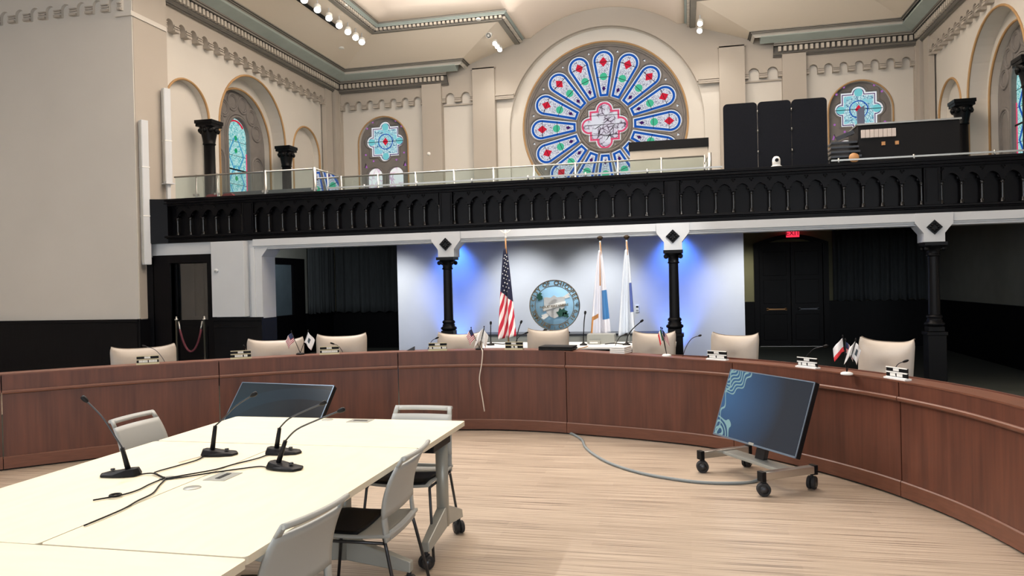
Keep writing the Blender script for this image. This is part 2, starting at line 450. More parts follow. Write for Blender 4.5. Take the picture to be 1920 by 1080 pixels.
win.plate(circ(*ROSE, 1.99, 96), holes, d0=19.36, d1=19.48, **BACK)
for k in range(16):
    g = -2*PI*k/16
    win.tube([(x, 19.36, z) for x, z in rot(petal(-.034), g, ROSE)], .018, 6, 0, closed=True)
ring(win, *ROSE, .655, .035, 19.35); ring(win, *ROSE, .60, .018, 19.36); ring(win, *ROSE, 1.965, .03, 19.35)
win.tube([(x, 19.355, z) for x, z in rot(star(.43, .245, .385), 0, ROSE)], .02, 6, 0, closed=True)
W1 = struct('window_1', win, M['stone'])
rg = MB(); rg.lathe([(2.035,19.235),(1.985,19.37)], 96, (ROSE[0],0,ROSE[1]), ax=(0,1,0), caps=False); rg.build('splay', M['taupe'], W1)
rg = MB(); ring(rg, *ROSE, 2.035, .022, 19.235); plabel(rg.build('gold_line', M['gold'], W1), 'thin ochre line round the rose window')
pp = MB(); y = 19.44
L2 = lambda pts, d, mi: pp.plate(pts, d0=y-d, d1=y-d, mi=mi, **BACK)
L2(petal(-.02), 0, 0); L2(petal(.014), .004, 1); L2(petal(.072), .008, 0); L2(petal(.088), .012, 2)
L2([(0,1.46),(.105,1.585),(0,1.71),(-.105,1.585)], .016, 3); L2(circ(0, 1.22, .095, 14), .016, 4)
L2([(0,.85),(.045,.92),(0,.99),(-.045,.92)], .016, 5)
for r_ in (1.58, 1.2): pp.box(-.22 if r_ > 1.5 else -.17, .22 if r_ > 1.5 else .17, y-.03, y-.02, r_-.006, r_+.006, 6)
pane0 = pp.build('petal_pane', [M['g_white'], M['g_blue'], M['g_scroll'], M['g_red'], M['g_green'], M['g_purple'], M['blackm']], W1)
pane0.location = (ROSE[0], 0, ROSE[1])
for k in range(1, 16):
    c = pane0.copy(); COL.objects.link(c); c.rotation_euler = (0, 2*PI*k/16, 0)
cp = MB()
for d, hs, mi in ((0,.42,0), (.004,.372,1), (.008,.325,2)):
    cp.plate(rot(star(hs, .245-(.42-hs), .385), 0, ROSE), d0=y-d, d1=y-d, mi=mi, **BACK)
for zz in (-.24, .02, .25): cp.box(ROSE[0]-.5, ROSE[0]+.5, y-.02, y-.014, ROSE[1]+zz-.006, ROSE[1]+zz+.006, 3)
# loose brush strokes of the painted middle light
random.seed(3)
for k in range(6):
    x = ROSE[0]-.3+.6*random.random(); z = ROSE[1]-.3+.5*random.random(); a = random.uniform(-.4,1.2); l = random.uniform(.08,.2)
    cp.tube([(x+l*cos(a)*t, y-.011, z+l*sin(a)*t+.03*sin(3*t)) for t in (-1,-.5,0,.5,1)], [.002,.008,.012,.007,.002], 5, 3)
cp.build('middle_pane', [M['g_white'], M['g_pink'], M['g_scene'], M['blackm']], W1)
tp = MB()
for k in range(16): tp.plate(rot(tri(0, 1.83, .055), -2*PI*k/16+PI/16, ROSE), d0=y, d1=y, **BACK)
for g in HT: tp.plate(rot(tri(0, .545, .03), g, ROSE), d0=y, d1=y, **BACK)
tp.build('trefoil_pane', M['g_white'], W1)
W1.scale = (1.02,1,1.02); W1.location = (-1.945-1.02*ROSE[0], 0, 5.59-1.02*ROSE[1])

# --- window_2 and window_3: arched windows beside the rose
def side_window(name, c):
    w = MB(); z0 = 5.525
    hl = [rot(star(.40, .165, .37), 0, (c, z0)), arch(c-.30, .215, 2.7, 4.60), arch(c+.30, .215, 2.7, 4.60)]
    for sx in (-1, 1):
        hl.append([(c+sx*.56-.05, 4.83), (c+sx*.56+.05, 4.83), (c+sx*.56, 4.97)])
    w.plate(arch(c, .70, 2.6, 5.46), hl, d0=19.22, d1=19.36, **BACK)
    w.tube([(x, 19.22, z) for x, z in rot(star(.43, .19, .37), 0, (c, z0))], .022, 6, 0, closed=True)
    for sx in (-1, 1): w.tube([(x, 19.22, z) for x, z in arch(c+sx*.30, .24, 2.9, 4.60)[1:]+[(c+sx*.3-.24, 2.9)]], .02, 6)
    o = struct(name, w, M['stone'])
    g = MB(); pts = arch(c, .71, 2.6, 5.42)
    for r_, mi in ((.72, 0),): g.tube([(x, 19.105, z) for x, z in arch(c, .705, 2.6, 5.46)[1:]+[(c-.705, 2.6)]], .02, 8)
    g.build('gold_line', M['gold'], o)
    p = MB(); yy = 19.30
    for d, hs, mi in ((0,.415,0),(.004,.365,1),(.008,.345,0),(.012,.325,2)):
        p.plate(rot(star(hs, .18-(.415-hs), .37), 0, (c, z0)), d0=yy-d, d1=yy-d, mi=mi, **BACK)
    for a in range(4):
        p.plate(circ(c+.40*cos(a*PI/2), z0+.40*sin(a*PI/2), .094, 18), d0=yy-.016, d1=yy-.016, mi=3, **BACK)
    p.tube([(c+.2*cos(2*PI*i/32), yy-.016, z0+.2*sin(2*PI*i/32)) for i in range(32)], .013, 6, 4, closed=True)
    p.plate([(c,z0-.11),(c+.085,z0),(c,z0+.11),(c-.085,z0)], d0=yy-.02, d1=yy-.02, mi=5, **BACK)
    p.box(c-.52, c+.52, yy-.03, yy-.022, z0-.007, z0+.007, 6)
    p.build('quatrefoil_pane', [M['g_white'], M['g_purple'], M['g_cyscroll'], M['g_cyan'], M['g_blue'], M['g_red'], M['blackm']], o)
    for sx in (-1, 1):
        p = MB().plate(arch(c+sx*.30, .22, 2.7, 4.60), d0=yy, d1=yy, **BACK)
        for zz in (3.9, 4.3): p.box(c+sx*.30-.21, c+sx*.30+.21, yy-.02, yy-.01, zz-.005, zz+.005, 1)
        p.build('lancet_pane', [M['g_pale'], M['dkgrey']], o)
    p = MB()
    for sx in (-1, 1):
        p.plate([(c+sx*.56-.06, 4.82), (c+sx*.56+.06, 4.82), (c+sx*.56, 4.985)], d0=yy, d1=yy, **BACK)
        for a, b in ((.33,.53),(.495,.37),(.33,-.52),(.55,-.34)): p.plate(circ(c+sx*a, z0+b, .026, 8), d0=19.212, d1=19.23, **BACK)
    p.build('small_pane', M['g_violet'], o)
side_window('window_2', wL); side_window('window_3', wR)

# --- side walls above the gallery (built once, mirrored for the opposite wall)
SIDE = dict(O=(0,0,0), U=(0,1,0), W=(0,0,1), D=(-1,0,0))
nA = arch(12.785, .655, 2.7, 4.98); nM = arch(15.10, 1.30, 2.7, 4.98); nB = arch(17.46, .67, 2.7, 4.97)
wl = MB()
wl.plate([(11.95,2.4),(19.5,2.4),(19.5,9),(11.95,9)], [nA, nM, nB], d0=9.24, d1=9.40, **SIDE)
wl.plate(scallop(12.0, 18.26, 18, 6.40, 6.50) + [(18.26,9),(12.0,9)], d0=9.12, d1=9.25, mi=1, **SIDE)
corbels(wl, 12.0, 18.26, 18, SIDE, 9.12, z0=6.40)
wl.box(-9.2, -9.08, 18.26, 18.62, 2.8, 9, 1); wl.box(-9.2, -9.02, 18.7, 19.02, 2.8, 9, 1)
for nn in (nA, nB): wl.plate(arch(sum(p[0] for p in nn[:2])/2, .72, 2.5, 4.98), d0=9.39, d1=9.45, **SIDE)
wl.plate([(13.6,2.5),(16.7,2.5),(16.7,6.6),(13.6,6.6)], [arch(15.10, 1.16, 2.6, 4.87)], d0=9.56, d1=9.62, **SIDE)
wl.plate(arch(15.10, 1.30, 2.7, 4.98), [arch(15.10, 1.299, 2.701, 4.98)], d0=9.245, d1=9.57, **SIDE)
wl.plate(arch(15.10, 1.16, 2.6, 4.87), [arch(15.10, 1.159, 2.601, 4.87)], d0=9.565, d1=9.71, **SIDE)
fixn(struct('wall_left', wl, [M['cream'], M['taupe']]))
fixn(struct('wall_right', wl.mirrored(C0), [M['cream'], M['taupe']]))
gl = MB()
for c, h, zs, x in ((12.785,.655,4.98,-9.235),(15.10,1.30,4.98,-9.235),(17.46,.67,4.97,-9.235),(15.10,1.16,4.87,-9.555)):
    gl.tube([(x, p, z) for p, z in arch(c, h+.012, 2.8, zs)[1:]+[(c-h-.012, 2.8)]], .024, 6)
struct('trim_2', gl, M['gold']); struct('trim_3', gl.mirrored(C0), M['gold'])
tr = MB(); lc = 15.19
tr.plate(arch(15.13, 1.3, 2.6, 5.0), [arch(lc, .41, 2.7, 5.03)], d0=9.70, d1=9.8, **SIDE)
for a in (15, 45, 75, 105, 135, 165):
    cy, cz = lc+.76*cos(rad(a)), 5.03+.76*sin(rad(a))
    for r_, w_ in ((.18,.03),(.135,.018)): tr.tube([(-9.70, cy+r_*cos(2*PI*i/24), cz+r_*sin(2*PI*i/24)) for i in range(24)], w_, 6, 0, closed=True)
for s in (-1, 1):
    for h, w_ in ((.22,.03),(.16,.018)): tr.tube([(-9.70, p, z) for p, z in arch(lc+s*.76, h, 2.9, 4.45)[1:]+[(lc+s*.76-h, 2.9)]], w_, 6)
for h, w_, x in ((.44,.035,-9.69),(.50,.02,-9.695)): tr.tube([(x, p, z) for p, z in arch(lc, h, 2.7, 5.03)[1:]+[(lc-h, 2.7)]], w_, 6)
W4 = struct('window_4', tr, M['stone'])
lp = MB()
lp.plate(arch(lc, .42, 2.7, 5.03), d0=9.77, d1=9.77, mi=0, **SIDE)
for i in range(3):                                                # blue lozenges down the light, green bosses between
    z = 4.62-i*.62
    for s in (-1, 1):
        lp.tube([(-9.765, lc+s*.06, z+.38), (-9.765, lc+s*.30, z)], .016, 5, 1); lp.tube([(-9.765, lc+s*.30, z), (-9.765, lc+s*.06, z-.36)], .016, 5, 1)
    lp.lathe([(.001,0),(.055,0),(.04,.012),(.001,.014)], 12, (-9.768, lc, z+.42-.32), 2, ax=(1,0,0))
lp.lathe([(.001,0),(.06,0),(.04,.012),(.001,.014)], 12, (-9.768, lc, 5.0), 2, ax=(1,0,0))
lp.tube([(-9.765, lc+.36*cos(rad(a)), 5.03+.36*sin(rad(a))) for a in range(40,141,10)], .02, 5, 3)
lp.tube([(-9.765, lc+.40, z) for z in (2.8, 4.7)], .014, 5, 5)
for i in range(7): lp.box(-9.765, -9.757, lc-.41, lc+.41, 3.0+i*.32, 3.008+i*.32, 4)
lp.box(-9.75, -9.73, lc-.42, lc+.42, 4.27, 4.30, 4)
lp.build('lancet_pane', [M['g_lanc'], emis('glass_azure', (84,170,210), E), emis('glass_emerald', (40,170,110), E), M['g_red'], M['blackm'], M['g_pink']], W4)
tr2 = tr.mirrored(C0); W5 = struct('window_5', tr2, M['stone']); lp.mirrored(C0).build('lancet_pane', [M['g_lanc'], M['g_blue'], M['g_green'], M['g_red'], M['blackm'], M['g_pink']], W5)

# --- piers and the nearer walls
pr = MB(); pr.box(-12.7, -9.05, 11.1, 11.97, 0, 8.5)
pr.plate(scallop(-12.7, -9.2, 11, 6.38, 6.5) + [(-9.2,8.5),(-12.7,8.5)], d0=11.04, d1=11.11, **BACK); corbels(pr, -12.7, -9.2, 11, BACK, 11.04)
pr.box(-9.35, -9.02, 11.05, 11.95, 6.28, 6.36)
pr.box(-9.06, -9.04, 11.12, 11.97, 1.15, 8.5, 1)
struct('wall_left.001', pr, [M['cream'], M['taupe']]); struct('wall_right.001', pr.mirrored(C0), [M['cream'], M['taupe']])
w = MB(); w.box(-12.9, -12.7, -6, 11.5, 0, 8.5); struct('wall_left.002', w, M['cream']); struct('wall_right.002', w.mirrored(C0), M['cream'])
w = MB()
rw = [arch(c, .9, 1.5, 4.2) for c in (-10.6, -6.9, -1.9, 3.1, 6.8)]
w.plate([(-12.9,0),(9.1,0),(9.1,10.5),(-12.9,10.5)], rw, d0=-6.2, d1=-6.0, **BACK); struct('wall_front', w, M['cream'])
w = MB()
for a in rw: w.plate(a, d0=-6.15, d1=-6.12, **BACK)
struct('window_6', w, emis('day_glass', (235,242,255), 2.2))

# --- below the gallery
lw = MB(); lw.box(-9.4, -9.19, 11.97, 18.8, 0, 2.8); struct('wall_left.003', lw, M['dim'])
lw = lw.mirrored(C0); struct('wall_right.003', lw, M['dim'])
lw = MB(); lw.box(-9.4, 5.6, 18.6, 19.0, 0, 2.8); struct('wall_back.002', lw, M['olive'])
w = MB()
w.box(-9.05, -7.72, 11.36, 11.5, 2.2, 2.45); w.box(-7.82, -6.98, 11.36, 11.5, 1.1, 2.45)
w.box(-7.72, -7.11, 11.2, 11.4, 1.16, 2.415)
w.plate([(-7.03,1.12),(-6.86,1.12),(-6.86,2.15),(-6.74,2.3),(-6.74,2.45),(-7.03,2.45)], d0=11.33, d1=11.75, **BACK)
w.box(-7.05, -6.98, 11.3, 11.36, 1.12, 2.30)
struct('wall_left.004', w, M['white'], bevel=.006)
w = MB(); w.box(-9.05, -8.9, 11.3, 11.5, 0, 2.2); w.box(-7.74, -6.85, 11.27, 11.75, 0, 1.13); w.box(-7.74, -6.83, 11.24, 11.3, 1.09, 1.15); w.box(-7.74, -6.94, 11.26, 11.3, .98, 1.0)
w.box(-12.7, -9.04, 11.05, 11.12, 0, 1.12); w.box(-12.7, -9.03, 11.02, 11.12, 1.10, 1.15); w.box(-9.06, -9.0, 11.05, 11.34, 0, 1.14)
struct('baseboard_left', w, M['wains'], bevel=.004)
w = MB(); w.box(-9.19, -9.12, 12.0, 18.6, 0, .98); w.box(-9.19, -5.8, 18.5, 18.6, 0, .98); w.box(-5.8, 1.66, 18.5, 18.6, 0, 1.05); w.box(3.12, 5.4, 18.5, 18.6, 0, 1.05)
w.box(5.3, 5.38, 12, 18.5, 0, 1.05); struct('baseboard_back', w, M['wains'])
w = MB(); w.box(-5.72, 1.04, 14.5, 14.64, 0, 2.72); struct('wall_back.003', w, M['whitew'])
w = MB(); w.box(-9.19, 5.38, 11.5, 19.06, 2.72, 2.85); struct('ceiling.001', w, M['dim'])
# beam along the gallery front: flat white face over two fine mouldings
w = MB().sweep([(0,2.45),(-.035,2.45),(-.035,2.34),(-.015,2.33),(-.015,2.315),(0,2.31),(0,2.285),(.03,2.275),(.03,2.27),(.3,2.27),(.3,2.45)], [(5.3,11.36),(-7.0,11.36)][::-1], 0)
w = MB()
for ya, yb, za, zb in ((11.30,11.62,2.325,2.44),(11.325,11.6,2.30,2.325),(11.34,11.58,2.272,2.30)): w.box(-7.0, 5.3, ya, yb, za, zb)
struct('trim_4', w, M['white'], bevel=.004)

# --- door_1: dark framed glazed door beside the pier
d = MB()
for a, b, t, y in ((-8.92,-7.745,2.225,11.30),(-8.86,-7.78,2.18,11.33),(-8.80,-7.82,2.145,11.36)):
    o = .05
    d.plate([(a,0),(b,0),(b,t),(a,t)], [[(-8.585,.001),(-7.87,.001),(-7.87,2.09),(-8.585,2.09)]], d0=y, d1=11.5, **BACK)
D1 = struct('door_1', d, M['black'], bevel=.006)
l = MB(); l.plate([(-8.585,0),(-7.87,0),(-7.87,2.09),(-8.585,2.09)], [[(-8.56,1.11),(-7.90,1.11),(-7.90,2.075),(-8.56,2.075)]], d0=11.42, d1=11.47, **BACK)
l.box(-8.5, -7.96, 11.405, 11.43, .15, 1.0); l.build('door_leaf', M['black'], D1, bevel=.006)
MB().box(-8.57, -7.89, 11.44, 11.445, 1.1, 2.08).build('door_pane', M['pane'], D1)
# --- door_2: framed glazed door in the side wall under the gallery
d = MB().plate([(14.95,0),(16.95,0),(16.95,2.32),(14.95,2.32)], [[(15.15,.98),(16.4,.98),(16.4,2.18),(15.15,2.18)]], d0=9.10, d1=9.2, **SIDE)
D2 = struct('door_2', d, M['black'])
MB().box(-9.16, -9.155, 15.1, 16.45, .95, 2.2).build('door_pane', mat('frosted_pane', (84,96,104), .25, var=.1), D2)
# --- door_3: black arched double door with push bars
def seg(a, b, zs, zt, n=12): return [(a,0),(b,0)] + [(b+(a-b)*i/n, zs+(zt-zs)*sin(PI*i/n)) for i in range(n+1)]
d = MB().plate(seg(1.55,3.18,2.40,2.60), [[(1.66,.01)]+[(3.06,.01)]+[(3.06-1.4*i/10, 2.36+.14*sin(PI*i/10)) for i in range(11)]], d0=18.46, d1=18.62, **BACK)
D3 = struct('door_3', d, M['black'])
for a, b in ((1.665,2.357),(2.363,3.055)):
    lf = MB().box(a, b, 18.52, 18.57, .02, 2.42)
    for za, zb in ((.15,.75),(1.0,1.55),(1.65,2.2)): lf.box(a+.09, b-.09, 18.51, 18.53, za, zb)
    lo = lf.build('door_leaf', M['black'], D3, bevel=.006)
    br = MB().box(a+.15, b-.10, 18.44, 18.47, .855, .885); br.box(a+.15, a+.19, 18.44, 18.53, .845, .895); br.box(b-.14, b-.10, 18.44, 18.53, .845, .895)
    br.build('push_bar', M['amber'] if a < 2 else M['dkmetal'], D3)
MB().box(1.66, 3.06, 18.45, 18.6, 0, .015).build('threshold', M['silver'], D3)

# --- ceilings: outer cornice, sloping band, inner cornice, vault
def both(fn):
    a = MB(); fn(a); b = a.mirrored(C0); a.add(b.v, b.f); n = len(b.f); a.m[-n:] = b.m; return a
def cornice(w):
    p1 = [(0,6.82),(.05,6.82),(.05,6.85),(.075,6.85),(.075,6.875),(.11,6.89),(.11,6.915),(.10,6.915),(.10,7.045),(.20,7.05),(.20,7.08),(.225,7.09),(.225,7.11),(.245,7.115)]
    m1 = [0,1,0,1,0,1,1,1,1,0,1,0,0]
    w.sweep(p1, [(-9.12,-6),(-9.12,18.99),(-5.93,18.99)], m1)
    w.sweep([(.24,7.11),(.24,7.113),(.48,7.20),(.48,7.4),(0,7.4)], [(-9.12,-6),(-9.12,18.99),(-5.62,18.99)], [2,2,2,2,2])
    w.sweep([(0,7.195),(0,7.212),(.012,7.215),(.05,7.245),(.06,7.245),(.06,7.275),(.085,7.28),(.085,7.30),(.12,7.305),(.12,7.34)], [(-8.70,-6),(-8.70,18.52),(-5.48,18.52),(-5.48,19.02)], [3,3,3,3,0,1,0,1,0])
    n = 62
    y = 18.75
    while y > 9.0:
        w.box(-9.03, -8.95, y-.032, y+.032, 6.925, 7.035, 4); y -= .118
    x = -8.9
    while x < -5.95:
        w.box(x-.032, x+.032, 18.82, 18.90, 6.925, 7.035, 4); x += .118
struct('trim_5', both(cornice), [M['grey'], M['dkgrey'], M['blue'], M['cream'], M['dent']])
def slope(w):
    A = [(-8.6,-6),(-8.6,18.41),(-5.37,18.41),(-5.37,19.02)]; B = [(-7.3,-6),(-7.3,17.22),(-4.15,17.22),(-4.15,19.02)]
    n = 4
    for i in range(3):
        a0, a1, b0, b1 = A[i], A[i+1], B[i], B[i+1]
        w.add([(*a0,7.32),(*a1,7.32),(*b1,7.745),(*b0,7.745),(*a0,7.42),(*a1,7.42),(*b1,7.845),(*b0,7.845)], [(0,1,2,3),(7,6,5,4)])
    w.box(-12.9, -8.55, -6, 11.2, 7.35, 7.5); w.box(-9.4, -8.65, 11, 19.3, 7.38, 7.5); w.box(-9.4, -5.3, 18.6, 19.3, 7.38, 7.5)
struct('ceiling', both(slope), M['ceil'])
def inner(w):
    p = [(-.02,7.80),(-.01,7.735),(.0,7.72),(.12,7.715),(.12,7.735),(.135,7.74),(.135,7.805),(.20,7.81),(.20,7.825),(.21,7.83),(.265,7.865),(.275,7.865),(.275,7.895),(.31,7.90),(.31,7.945),(.2,8.0)]
    m = [0,0,0,0,1,1,1,2,2,2,1,0,0,0,0]
    path = [(-7.3,-6),(-7.3,17.22),(-4.15,17.22),(-4.15,19.01)]
    w.sweep(p, path, m)
    y = 17.0
    while y > 8: w.box(-7.165, -7.105, y-.03, y+.03, 7.743, 7.80, 4); y -= .105
    x = -7.1
    while x < -4.02: w.box(x-.03, x+.03, 17.085-.06, 17.085, 7.743, 7.80, 4); x += .105
    y = 17.15
    while y < 18.95: w.box(-4.015, -3.955, y-.03, y+.03, 7.743, 7.80, 4); y += .105
struct('trim_6', both(inner), [M['grey'], M['dkgrey'], M['blue'], M['cream'], M['dent']])
vb = MB(); XA, XB_, YA = -7.0, 2*C0+7.0, 16.92
bw = 1.83; br_ = .58; Rv = (bw*bw+br_*br_)/(2*br_)
def zv(x, y):
    d = min(x+6.99, 2*C0+6.99-x, 16.91-y); z1 = 7.9+1.7*(1-math.exp(-max(d,0)/2.6)) if y <= YA else 7.86
    u = abs(x-C0); z2 = 7.87+br_-Rv+math.sqrt(max(Rv*Rv-u*u, 0)) if u < bw else 0
    return max(z1, z2)
NX, NY = 128, 150
idx = {}; vs = []; fs = []
ys = [-6+ (16.92+6)*(j/70) for j in range(71)] + [16.92+2.12*(j/24) for j in range(1, 25)]
xs = [XA+(XB_-XA)*i/NX for i in range(NX+1)]
for j, yy in enumerate(ys):
    for i, xx in enumerate(xs): vs.append((xx, yy, zv(xx, yy)))
for j in range(len(ys)-1):
    for i in range(NX):
        if ys[j] >= 16.9 and (xs[i] < C0-2.02 or xs[i+1] > C0+2.02): continue
        fs.append((j*(NX+1)+i, (j+1)*(NX+1)+i, (j+1)*(NX+1)+i+1, j*(NX+1)+i+1))
vb.add(vs, fs, 0, True)
struct('ceiling.002', vb, M['vault'], solid=.02)
# ------------------------------------------------------------------ the gallery front: parapet, columns
GX0, GX1 = -8.62, 5.3
par = thing('gallery_parapet', 'long black carved wooden gallery front with a row of arches', 'balcony', (-1.9, YF, 2.45))
PO = V((-1.9, YF, 2.45))
def pbuild(mb, name, m, **k):
    mb.moved(Matrix.Translation(-PO)); return mb.build(name, m, par, **k)
r = MB()
for ya, yb, za, zb in ((-.05,.16,3.145,3.185),(-.035,.14,3.115,3.145),(-.06,.12,3.10,3.115),(-.02,.12,3.075,3.10),(-.035,.12,3.06,3.075)):
    r.box(GX0-.05, GX1, YF+ya, YF+yb, za, zb)
pbuild(r, 'top_rail', M['black'], bevel=.004)
r = MB().box(GX0, GX1, YF+.09, YF+.13, 2.45, 3.1); pbuild(r, 'back_board', M['black'])
r = MB()
for ya, yb, za, zb in ((-.06,.1,2.52,2.555),(-.04,.1,2.50,2.52),(-.03,.1,2.43,2.50)): r.box(GX0-.05, GX1, YF+ya, YF+yb, za, zb)
pbuild(r, 'base_moulding', M['black'], bevel=.006)
BAY = .2475; PIT = 14*BAY; CXS = [-7.105, -3.64, -.175, 3.29]
cols = []
for k in range(-2, 4):
    x0 = -7.105+PIT*(k+.0)+.5*BAY+.001
    for i in range(14):
        x = x0+i*BAY-PIT+PIT
        if -8.56 < x < GX1-.05: cols.append(x)
cols = sorted(set(round(c, 4) for c in cols))
for k in range(-1, 4):                         # arcades between the posts
    ar = MB()
    a = -7.105+PIT*k+.5*BAY
    for i in range(13):
        xa = a+i*BAY; xb = xa+BAY
        if xa < -8.58 or xb > GX1: continue
        c = (xa+xb)/2; h = BAY/2-.026; pts = [(xa,2.86),(xa+.026,2.86)]
        n = 8; R = h*1.35                       # pointed arch from two arcs
        am = math.acos((R-h)/R)
        pts += [(c-h+R-R*cos(am*j/n), 2.86+R*sin(am*j/n)*.92) for j in range(n+1)]
        pts += [(c+h-R+R*cos(am*j/n), 2.86+R*sin(am*j/n)*.92) for j in range(n-1, -1, -1)]
        pts += [(xb-.026,2.86),(xb,2.86),(xb,3.062),(xa,3.062)]
        ar.plate(pts, d0=YF+.0, d1=YF+.09, **BACK)
        for s in (-1, 1):                       # cusps and the sunk trefoil in each spandrel
            ar.box(c+s*(h-.02)-.012, c+s*(h-.02)+.012, YF+.02, YF+.07, 2.895, 2.925)
        for ox, oz in ((-.018,3.035),(.018,3.035),(0,3.012)): ar.lathe([(.001,0),(.013,0),(.013,.006)], 8, (xa+ox, YF-.004, oz), ax=(0,1,0))
        ar.box(xa-.03, xa+.03, YF-.02, YF+.08, 2.86, 2.875)
    if ar.v: fixn(ar.moved(Matrix.Translation(-PO)).build('arcade', M['black'], par))
cm = MB().lathe([(.034,0),(.034,.016),(.025,.024),(.030,.042),(.0195,.058),(.0195,.062),(.0195,.08),(.019,.24),(.019,.26),(.019,.265),(.027,.275),(.021,.288),(.036,.31)], 12)
c0 = cm.build('colonette', M['gloss'], par, loc=(cols[0]-PO.x, .03, 2.555-PO.z))
for x in cols[1:]:
    c = c0.copy(); COL.objects.link(c); c.location = (x-PO.x, .03, 2.555-PO.z)
for k, x in enumerate(CXS):
    p = MB().box(x-.105, x+.105, YF-.02, YF+.1, 2.555, 3.06); p.box(x-.085, x-.07, YF-.035, YF, 2.6, 3.04); p.box(x+.07, x+.085, YF-.035, YF, 2.6, 3.04)
    pbuild(p, 'post', M['black'], bevel=.004)
r = MB()                                        # short plain return at the pier end
r.add([(-8.62,YF-.03,2.43),(-8.98,YF-.17,2.43),(-8.98,YF-.17,3.185),(-8.62,YF-.03,3.185),(-8.62,YF+.13,2.43),(-8.98,YF+.13,2.43),(-8.98,YF+.13,3.185),(-8.62,YF+.13,3.185)],
      [(0,3,2,1),(4,5,6,7),(0,1,5,4),(1,2,6,5),(2,3,7,6),(3,0,4,7)])
pbuild(r, 'end_panel', M['black'])

def column(loc, label):
    t = thing('iron_column', label, 'column', loc, 0, 'iron columns under the gallery')
    MB().box(-.135,.135,-.135,.135,0,.1).box(-.115,.115,-.115,.115,.1,.80).box(-.13,.13,-.13,.13,.78,.83).box(-.10,.10,-.10,.10,.83,.9).build('pedestal', M['blackm'], t, bevel=.008)
    MB().lathe([(.10,.90),(.125,.92),(.125,.945),(.095,.965),(.10,.985),(.085,1.0),(.10,1.02),(.10,1.04),(.078,1.06)], 24).build('base', M['blackm'], t)
    MB().lathe([(.075,1.05),(.068,1.87)], 24, caps=False).build('shaft', M['blackm'], t)
    c = MB().lathe([(.072,1.85),(.09,1.865),(.074,1.88),(.075,1.93),(.10,1.97),(.125,1.99),(.125,2.0)], 24)
    for s in (-1, 1):
        for e in (-1, 1): c.lathe([(.001,0),(.03,0),(.034,.012),(.03,.024),(.001,.024)], 12, (s*.105, e*.09-.012, 1.955), ax=(0,1,0))
    c.box(-.14,.14,-.14,.14,2.0,2.045); c.build('capital', M['blackm'], t)
    b = MB(); pts = [(-.13,2.045),(.13,2.045),(.13,2.165),(.235,2.30),(.235,2.44),(-.235,2.44),(-.235,2.30),(-.13,2.165)]
    b.plate(pts, d0=-.07, d1=.24, **BACK); plabel(b.build('bracket', M['white'], t, bevel=.006), 'white flared bracket head')
    d = MB().plate([(0,2.145),(.1,2.245),(0,2.345),(-.1,2.245)], d0=-.09, d1=-.06, **BACK)
    for q in range(4):
        g = q*PI/2
        for (u, v) in ((.05,0),(.028,.028)):
            x, z = u*cos(g)-v*sin(g), u*sin(g)+v*cos(g); d.lathe([(.018,0),(.014,.012),(.001,.014)], 8, (x,-.089,2.245+z), ax=(0,-1,0))
    plabel(d.build('diamond_ornament', M['blackm'], t), 'black carved diamond rosette')
    return t
k0 = column((-3.64, YF, 0), 'black iron column with white bracket between the dark opening and the flag with stripes')
again(k0, (-.175, YF, 0), 0, 'black iron column with white bracket standing beside the pale furled flags')
again(k0, (3.29, YF, 0), 0, 'black iron column standing past the double door, before a charcoal curtain')

# --- columns of the arcade on the side wall
def engaged(loc, label, rz=0):
    t = thing('arcade_column', label, 'column', loc, rz, 'black columns of the gallery side wall')
    MB().lathe([(.13,0),(.13,.06),(.108,.1),(.105,1.62)], 24).build('shaft', M['blackm'], t)
    c = MB().lathe([(.105,1.58),(.125,1.60),(.112,1.62),(.125,1.70),(.155,1.84),(.185,1.94)], 20)
    for g in range(8):
        a = g*PI/4; c.lathe([(.001,0),(.05,.0),(.055,.03),(.03,.06),(.001,.07)], 10, (.14*cos(a), .14*sin(a), 1.85), ax=(cos(a),sin(a),.5))
    c.box(-.175,.175,-.175,.175,1.93,1.985); c.box(-.19,.19,-.19,.19,1.985,2.05); c.build('capital', M['blackm'], t)
    return t
e0 = engaged((-9.0, 13.1, ZG), 'black column with leafy capital between the plain blind arch and the stained lancet')
again(e0, (-9.0, 16.03, ZG), 0, 'black column with leafy capital at the far side of the stained lancet arch')
again(e0, (2*C0+9.0, 13.1, ZG), 0, 'black column with leafy capital on the wall beyond the organ')
again(e0, (2*C0+9.0, 16.03, ZG), 0, 'black column with leafy capital next to the corner by the organ')

# --- column loudspeakers on the pier
def line_speaker(loc, h, seams, label):
    t = thing('column_loudspeaker', label, 'loudspeaker', loc, rad(-26), 'white column loudspeakers on the pier')
    MB().box(-.055,.055,-.06,.06,0,h).build('cabinet', M['white'], t, bevel=.01)
    for s in seams:
        MB().box(-.06,.06,-.065,.065,s-.008,s+.008).build('joint_band', M['paper'], t)
    MB().box(-.045,.045,-.066,-.058,.03,h-.03).build('grille', mat('speaker_grille_'+str(h), (206,206,202), .8), t)
    return t
line_speaker((-8.955, 11.2, 2.07), 2.46, (.83,1.66), 'tall white column loudspeaker overlapping the end of the gallery front')
ls2 = line_speaker((-8.94, 11.78, 3.53), 1.68, (.75,), 'shorter white column loudspeaker on a stand, beside the blind arch')
MB().box(-.09,.09,-.08,.08,-.02,0).box(-.03,.03,-.03,.03,-.7,-.02).build('stand', M['white'], ls2)

